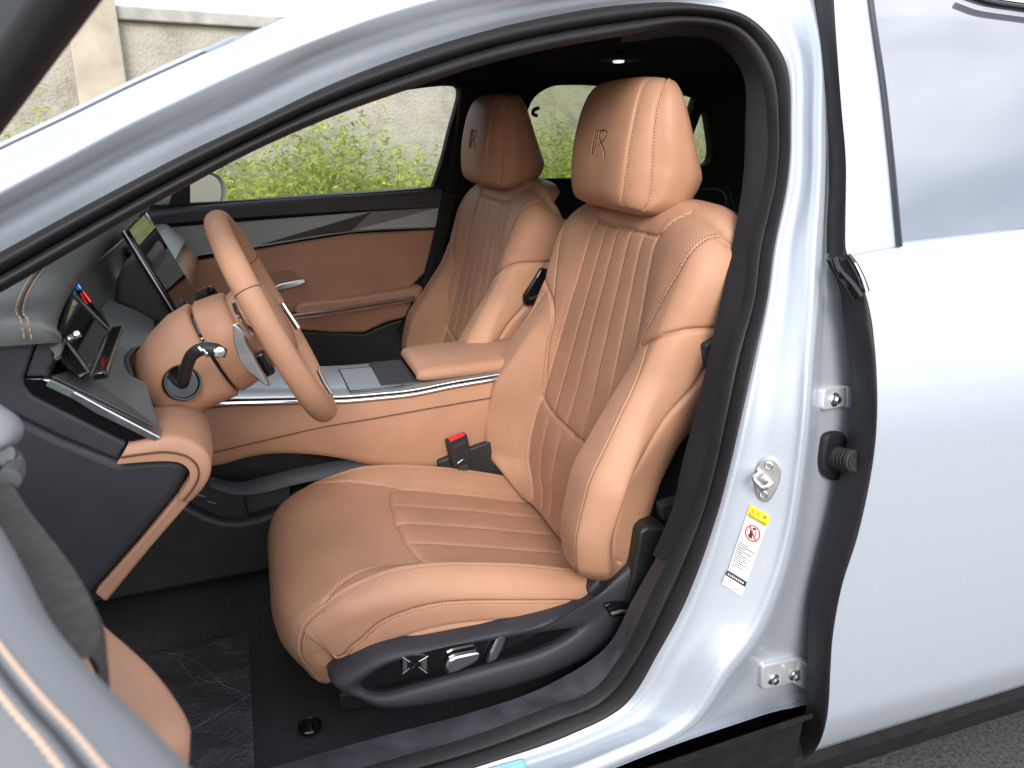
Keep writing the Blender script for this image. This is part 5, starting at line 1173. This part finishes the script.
# ------------------------------------------------------------------ loose sheet of film on the carpet
fg = []
FQ = [aZ((120, 640), .172), aZ((248, 617), .172), aZ((256, 790), .172), aZ((60, 800), .172)]
gg = np.random.default_rng(8); NN = 70; waves = [(gg.normal() * 20, gg.normal() * 20, gg.random() * 6.28, gg.uniform(.2, 1)) for _ in range(14)]
for j in np.linspace(0, 1, NN):
    r_ = []
    for i in np.linspace(0, 1, NN):
        p = (FQ[0] * (1 - i) + FQ[1] * i) * (1 - j) + (FQ[3] * (1 - i) + FQ[2] * i) * j
        h = sum(w_4 * abs(math.sin(p[0] * a_4 + p[1] * b_4 + c_4)) ** 9 for a_4, b_4, c_4, w_4 in waves) * .0030
        r_.append(p + np.array([0, 0, .004 + h]))
    fg.append(r_)
def filmmat():
    m = bpy.data.materials.new('floor_film'); m.use_nodes = True; n = m.node_tree; n.nodes.clear(); o = n.nodes.new('ShaderNodeOutputMaterial')
    t = n.nodes.new('ShaderNodeBsdfTransparent'); t.inputs[0].default_value = (.86, .87, .9, 1); g_5 = n.nodes.new('ShaderNodeBsdfGlossy'); g_5.inputs['Roughness'].default_value = .25
    d = n.nodes.new('ShaderNodeBsdfDiffuse'); d.inputs[0].default_value = (.30, .30, .33, 1)
    f = n.nodes.new('ShaderNodeFresnel'); f.inputs['IOR'].default_value = 1.45; x = n.nodes.new('ShaderNodeMixShader'); y = n.nodes.new('ShaderNodeMixShader'); y.inputs[0].default_value = .11
    tc_ = n.nodes.new('ShaderNodeTexCoord'); v = n.nodes.new('ShaderNodeTexNoise'); v.inputs['Scale'].default_value = 60; v.inputs['Detail'].default_value = 5; v.inputs['Distortion'].default_value = 1.5; b = n.nodes.new('ShaderNodeBump'); b.inputs['Strength'].default_value = 1.0; b.inputs['Distance'].default_value = .012
    n.links.new(tc_.outputs['Object'], v.inputs['Vector']); n.links.new(v.outputs['Fac'], b.inputs['Height']); n.links.new(b.outputs[0], g_5.inputs['Normal']); n.links.new(b.outputs[0], f.inputs['Normal'])
    n.links.new(t.outputs[0], y.inputs[1]); n.links.new(d.outputs[0], y.inputs[2]); n.links.new(f.outputs[0], x.inputs[0]); n.links.new(y.outputs[0], x.inputs[1]); n.links.new(g_5.outputs[0], x.inputs[2]); n.links.new(x.outputs[0], o.inputs[0]); return m
film = MB().grid(np.array(fg)).build('plastic_film', filmmat(), angle=180); tag(film, 'creased clear plastic film lying on the black carpet in front of the driver seat', 'plastic film')
mat('film_crease', (.16, .16, .17), .4)
cr_ = MB()
for pts in ([(150,650),(185,657),(205,668),(222,684),(248,695)], [(205,668),(218,678),(247,677)], [(196,676),(210,682),(226,681)], [(180,662),(190,675),(198,685)], [(212,640),(226,652),(246,653)]):
    cr_.tube(smooth_path([aZ(p, .181) for p in pts], 24), .00035 * np.abs(np.sin(np.linspace(.2, 3 * math.pi - .2, 24))) + .0001, n=5)
o = cr_.build('film_crease', MT['film_crease'], film)
stc = stitch_run(dense(np.array([aZ(p, .181) for p in [(165,744),(190,731),(218,714),(249,695)]]), .004), (0, 0, 1), .0030, .0008, .0070); o = stc.build('film_seal', MT['film_crease'], film)
own(MB().lathe(aZ((310, 727), .172), (0, 0, 1), [(0, .022), (.004, .022), (.006, .019), (.004, .016), (.004, .007), (.012, .006), (.012, 0)], 28).build('carpet_clip', MT['gloss_black']), car)
# ------------------------------------------------------------------ surroundings
GZ = -.10
def plane_obj(name, x0, x1, y0, y1, z, m, n=2):
    return MB().grid([[(x, y, z) for x in np.linspace(x0, x1, n)] for y in np.linspace(y0, y1, n)]).build(name, m)
mat('dry_ground', (.16, .14, .09), .95, bump=1.0, scale=30, var=.3, vscale=8)
tag(plane_obj('ground', -300, 300, -300, 300, GZ - .012, MT['dry_ground']), kind='structure')
tag(plane_obj('asphalt', -9, 9, -6, 3.4, GZ, MT['asphalt']), kind='structure')
# wall
def masonry():
    m = mat('render_wall', (.42, .37, .29), .92, bump=.9, scale=40, spec=.2, detail=8); n = m.node_tree; b = n.nodes['Principled BSDF']
    tc = [x for x in n.nodes if x.type == 'TEX_COORD'][0]; bp = [x for x in n.nodes if x.type == 'BUMP'][0]; bp.inputs['Distance'].default_value = .02
    a = n.nodes.new('ShaderNodeTexNoise'); a.inputs['Scale'].default_value = 1.7; a.inputs['Detail'].default_value = 9; a.inputs['Roughness'].default_value = .68
    r = n.nodes.new('ShaderNodeValToRGB'); r.color_ramp.elements[0].color = (.22, .20, .17, 1); r.color_ramp.elements[0].position = .3; r.color_ramp.elements[1].color = (.47, .44, .385, 1); r.color_ramp.elements[1].position = .66
    e = r.color_ramp.elements.new(.48); e.color = (.38, .355, .32, 1)
    br = n.nodes.new('ShaderNodeTexBrick'); br.inputs['Scale'].default_value = 1; br.inputs['Brick Width'].default_value = .42; br.inputs['Row Height'].default_value = .2; br.inputs['Mortar Size'].default_value = .012; br.inputs['Mortar Smooth'].default_value = .6
    br.inputs['Color1'].default_value = (1, 1, 1, 1); br.inputs['Color2'].default_value = (.88, .86, .84, 1); br.inputs['Mortar'].default_value = (.70, .66, .60, 1)
    mp = n.nodes.new('ShaderNodeMapping'); mp.inputs['Rotation'].default_value = (R(90), 0, 0)
    mx = n.nodes.new('ShaderNodeMix'); mx.data_type = 'RGBA'; mx.blend_type = 'MULTIPLY'; mx.inputs['Factor'].default_value = .28
    n.links.new(tc.outputs['Object'], a.inputs['Vector']); n.links.new(a.outputs['Fac'], r.inputs[0]); n.links.new(tc.outputs['Object'], mp.inputs[0]); n.links.new(mp.outputs[0], br.inputs['Vector'])
    n.links.new(r.outputs[0], mx.inputs['A']); n.links.new(br.outputs['Color'], mx.inputs['B']); n.links.new(mx.outputs['Result'], b.inputs['Base Color'])
masonry()
mat('coping', (.36, .35, .34), .9, bump=.8, scale=30, var=.3, vscale=5)
mat('pilaster', (.40, .355, .29), .9, bump=.8, scale=35, var=.22, vscale=4, detail=6)
wall = tag(empty('masonry_wall', (-1.35, 6.0, GZ)), 'weathered beige masonry wall with grey coping and a pier, standing behind the weeds', 'wall')
wall.rotation_euler = (0, 0, R(12))
H = 2.20
def wbox(name, x0, x1, y0, y1, z0, z1, m, bev=.01):
    o = MB().box(((x0 + x1) / 2, (y0 + y1) / 2, (z0 + z1) / 2), ((x1 - x0) / 2, 0, 0), (0, (y1 - y0) / 2, 0), (0, 0, (z1 - z0) / 2)).build(name, m, wall, bevel=bev); return o
wbox('wall_panel', -14, 16, .0, .24, 0, H, MT['render_wall'])
wbox('coping', -14, 16, -.07, .31, H, H + .11, MT['coping'], .015)
wbox('pier', -.36, .02, -.14, .38, 0, H + .30, MT['pilaster'], .015)
# weeds: one mesh of blades and leaves, with scattered yellow flowers
def weed_mat(name, c0, c1):
    m = mat(name, c0, .55, spec=.3); n = m.node_tree; b = n.nodes['Principled BSDF']
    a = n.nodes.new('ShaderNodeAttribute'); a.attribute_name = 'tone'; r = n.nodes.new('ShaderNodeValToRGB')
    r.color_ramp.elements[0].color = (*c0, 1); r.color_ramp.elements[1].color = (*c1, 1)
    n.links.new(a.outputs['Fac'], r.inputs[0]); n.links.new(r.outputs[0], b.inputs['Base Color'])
    t = n.nodes.new('ShaderNodeBsdfTranslucent'); mx = n.nodes.new('ShaderNodeMixShader'); mx.inputs[0].default_value = .35
    n.links.new(r.outputs[0], t.inputs[0]); o = n.nodes['Material Output']; n.links.new(b.outputs[0], mx.inputs[1]); n.links.new(t.outputs[0], mx.inputs[2]); n.links.new(mx.outputs[0], o.inputs[0])
weed_mat('weed_leaf', (.09, .16, .025), (.50, .56, .13)); mat('flower', (.80, .58, .02), .6)
def weeds():
    g = np.random.default_rng(5); V = []; F = []; T = []; MI = []
    def leaf(base, d, ln, wd, tone, mi=0, droop=.25):
        d = d / np.linalg.norm(d); s = np.cross(d, g.normal(size=3)); s /= np.linalg.norm(s); o = len(V)
        p1 = base + d * ln * .5; p2 = base + d * ln + np.array([0, 0, -droop * ln])
        V.extend([base, p1 + s * wd, p2, p1 - s * wd]); F.append((o, o + 1, o + 2, o + 3)); T.extend([tone] * 4); MI.append(mi)
    for i in range(2300):
        x = g.uniform(-4.2, 6.2); y = 4.2 + g.random() ** .8 * 1.75 + .2 * (x + 1.35) * .9
        if y < 3.6: continue
        hm = 1.16 + .22 * math.sin(x * 2.1 + 1) + .16 * math.sin(x * 5.3) + .12 * math.sin(x * 11)
        h = hm * g.uniform(.6, 1.15) if i % 2 else g.uniform(.45, 1.0); lean = g.normal(size=2) * .12
        base = np.array([x, y, GZ - .01]); tip = base + np.array([lean[0] * h, lean[1] * h, h])
        tone0 = g.uniform(.1, .75); wide = g.random() < .22
        o = len(V); s = np.array([.004, 0, 0]); V.extend([base - s, base + s, tip]); F.append((o, o + 1, o + 2)); T.extend([.2] * 3); MI.append(0)
        nl = int(26 + 30 * h)
        for k in range(nl):
            u = (k + g.random()) / nl * .95 + .05; p = base + (tip - base) * u + g.normal(size=3) * .025
            d = g.normal(size=3) * np.array([1, 1, .6]) + np.array([0, 0, .35])
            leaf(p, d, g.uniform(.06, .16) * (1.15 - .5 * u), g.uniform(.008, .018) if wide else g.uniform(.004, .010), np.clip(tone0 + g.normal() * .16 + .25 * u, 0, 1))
        if g.random() < .35:
            for k in range(g.integers(3, 9)):
                leaf(tip + g.normal(size=3) * .06, np.array([g.normal() * .4, g.normal() * .4, 1]), g.uniform(.05, .16), .003, g.uniform(.7, 1), droop=.1)
        if g.random() < .12:
            for k in range(g.integers(1, 4)):
                c = tip + g.normal(size=3) * np.array([.08, .08, .1]) - np.array([0, .03, .08])
                for a in range(5):
                    th = a / 5 * 6.283; leaf(c, np.array([math.cos(th), -.5, math.sin(th)]), .016, .008, 1, 1, 0)
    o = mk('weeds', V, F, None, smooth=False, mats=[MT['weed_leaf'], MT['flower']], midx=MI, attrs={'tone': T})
    tag(o, 'tangle of tall green weeds with small yellow flowers growing along the wall', 'weeds', kind='stuff')
weeds()
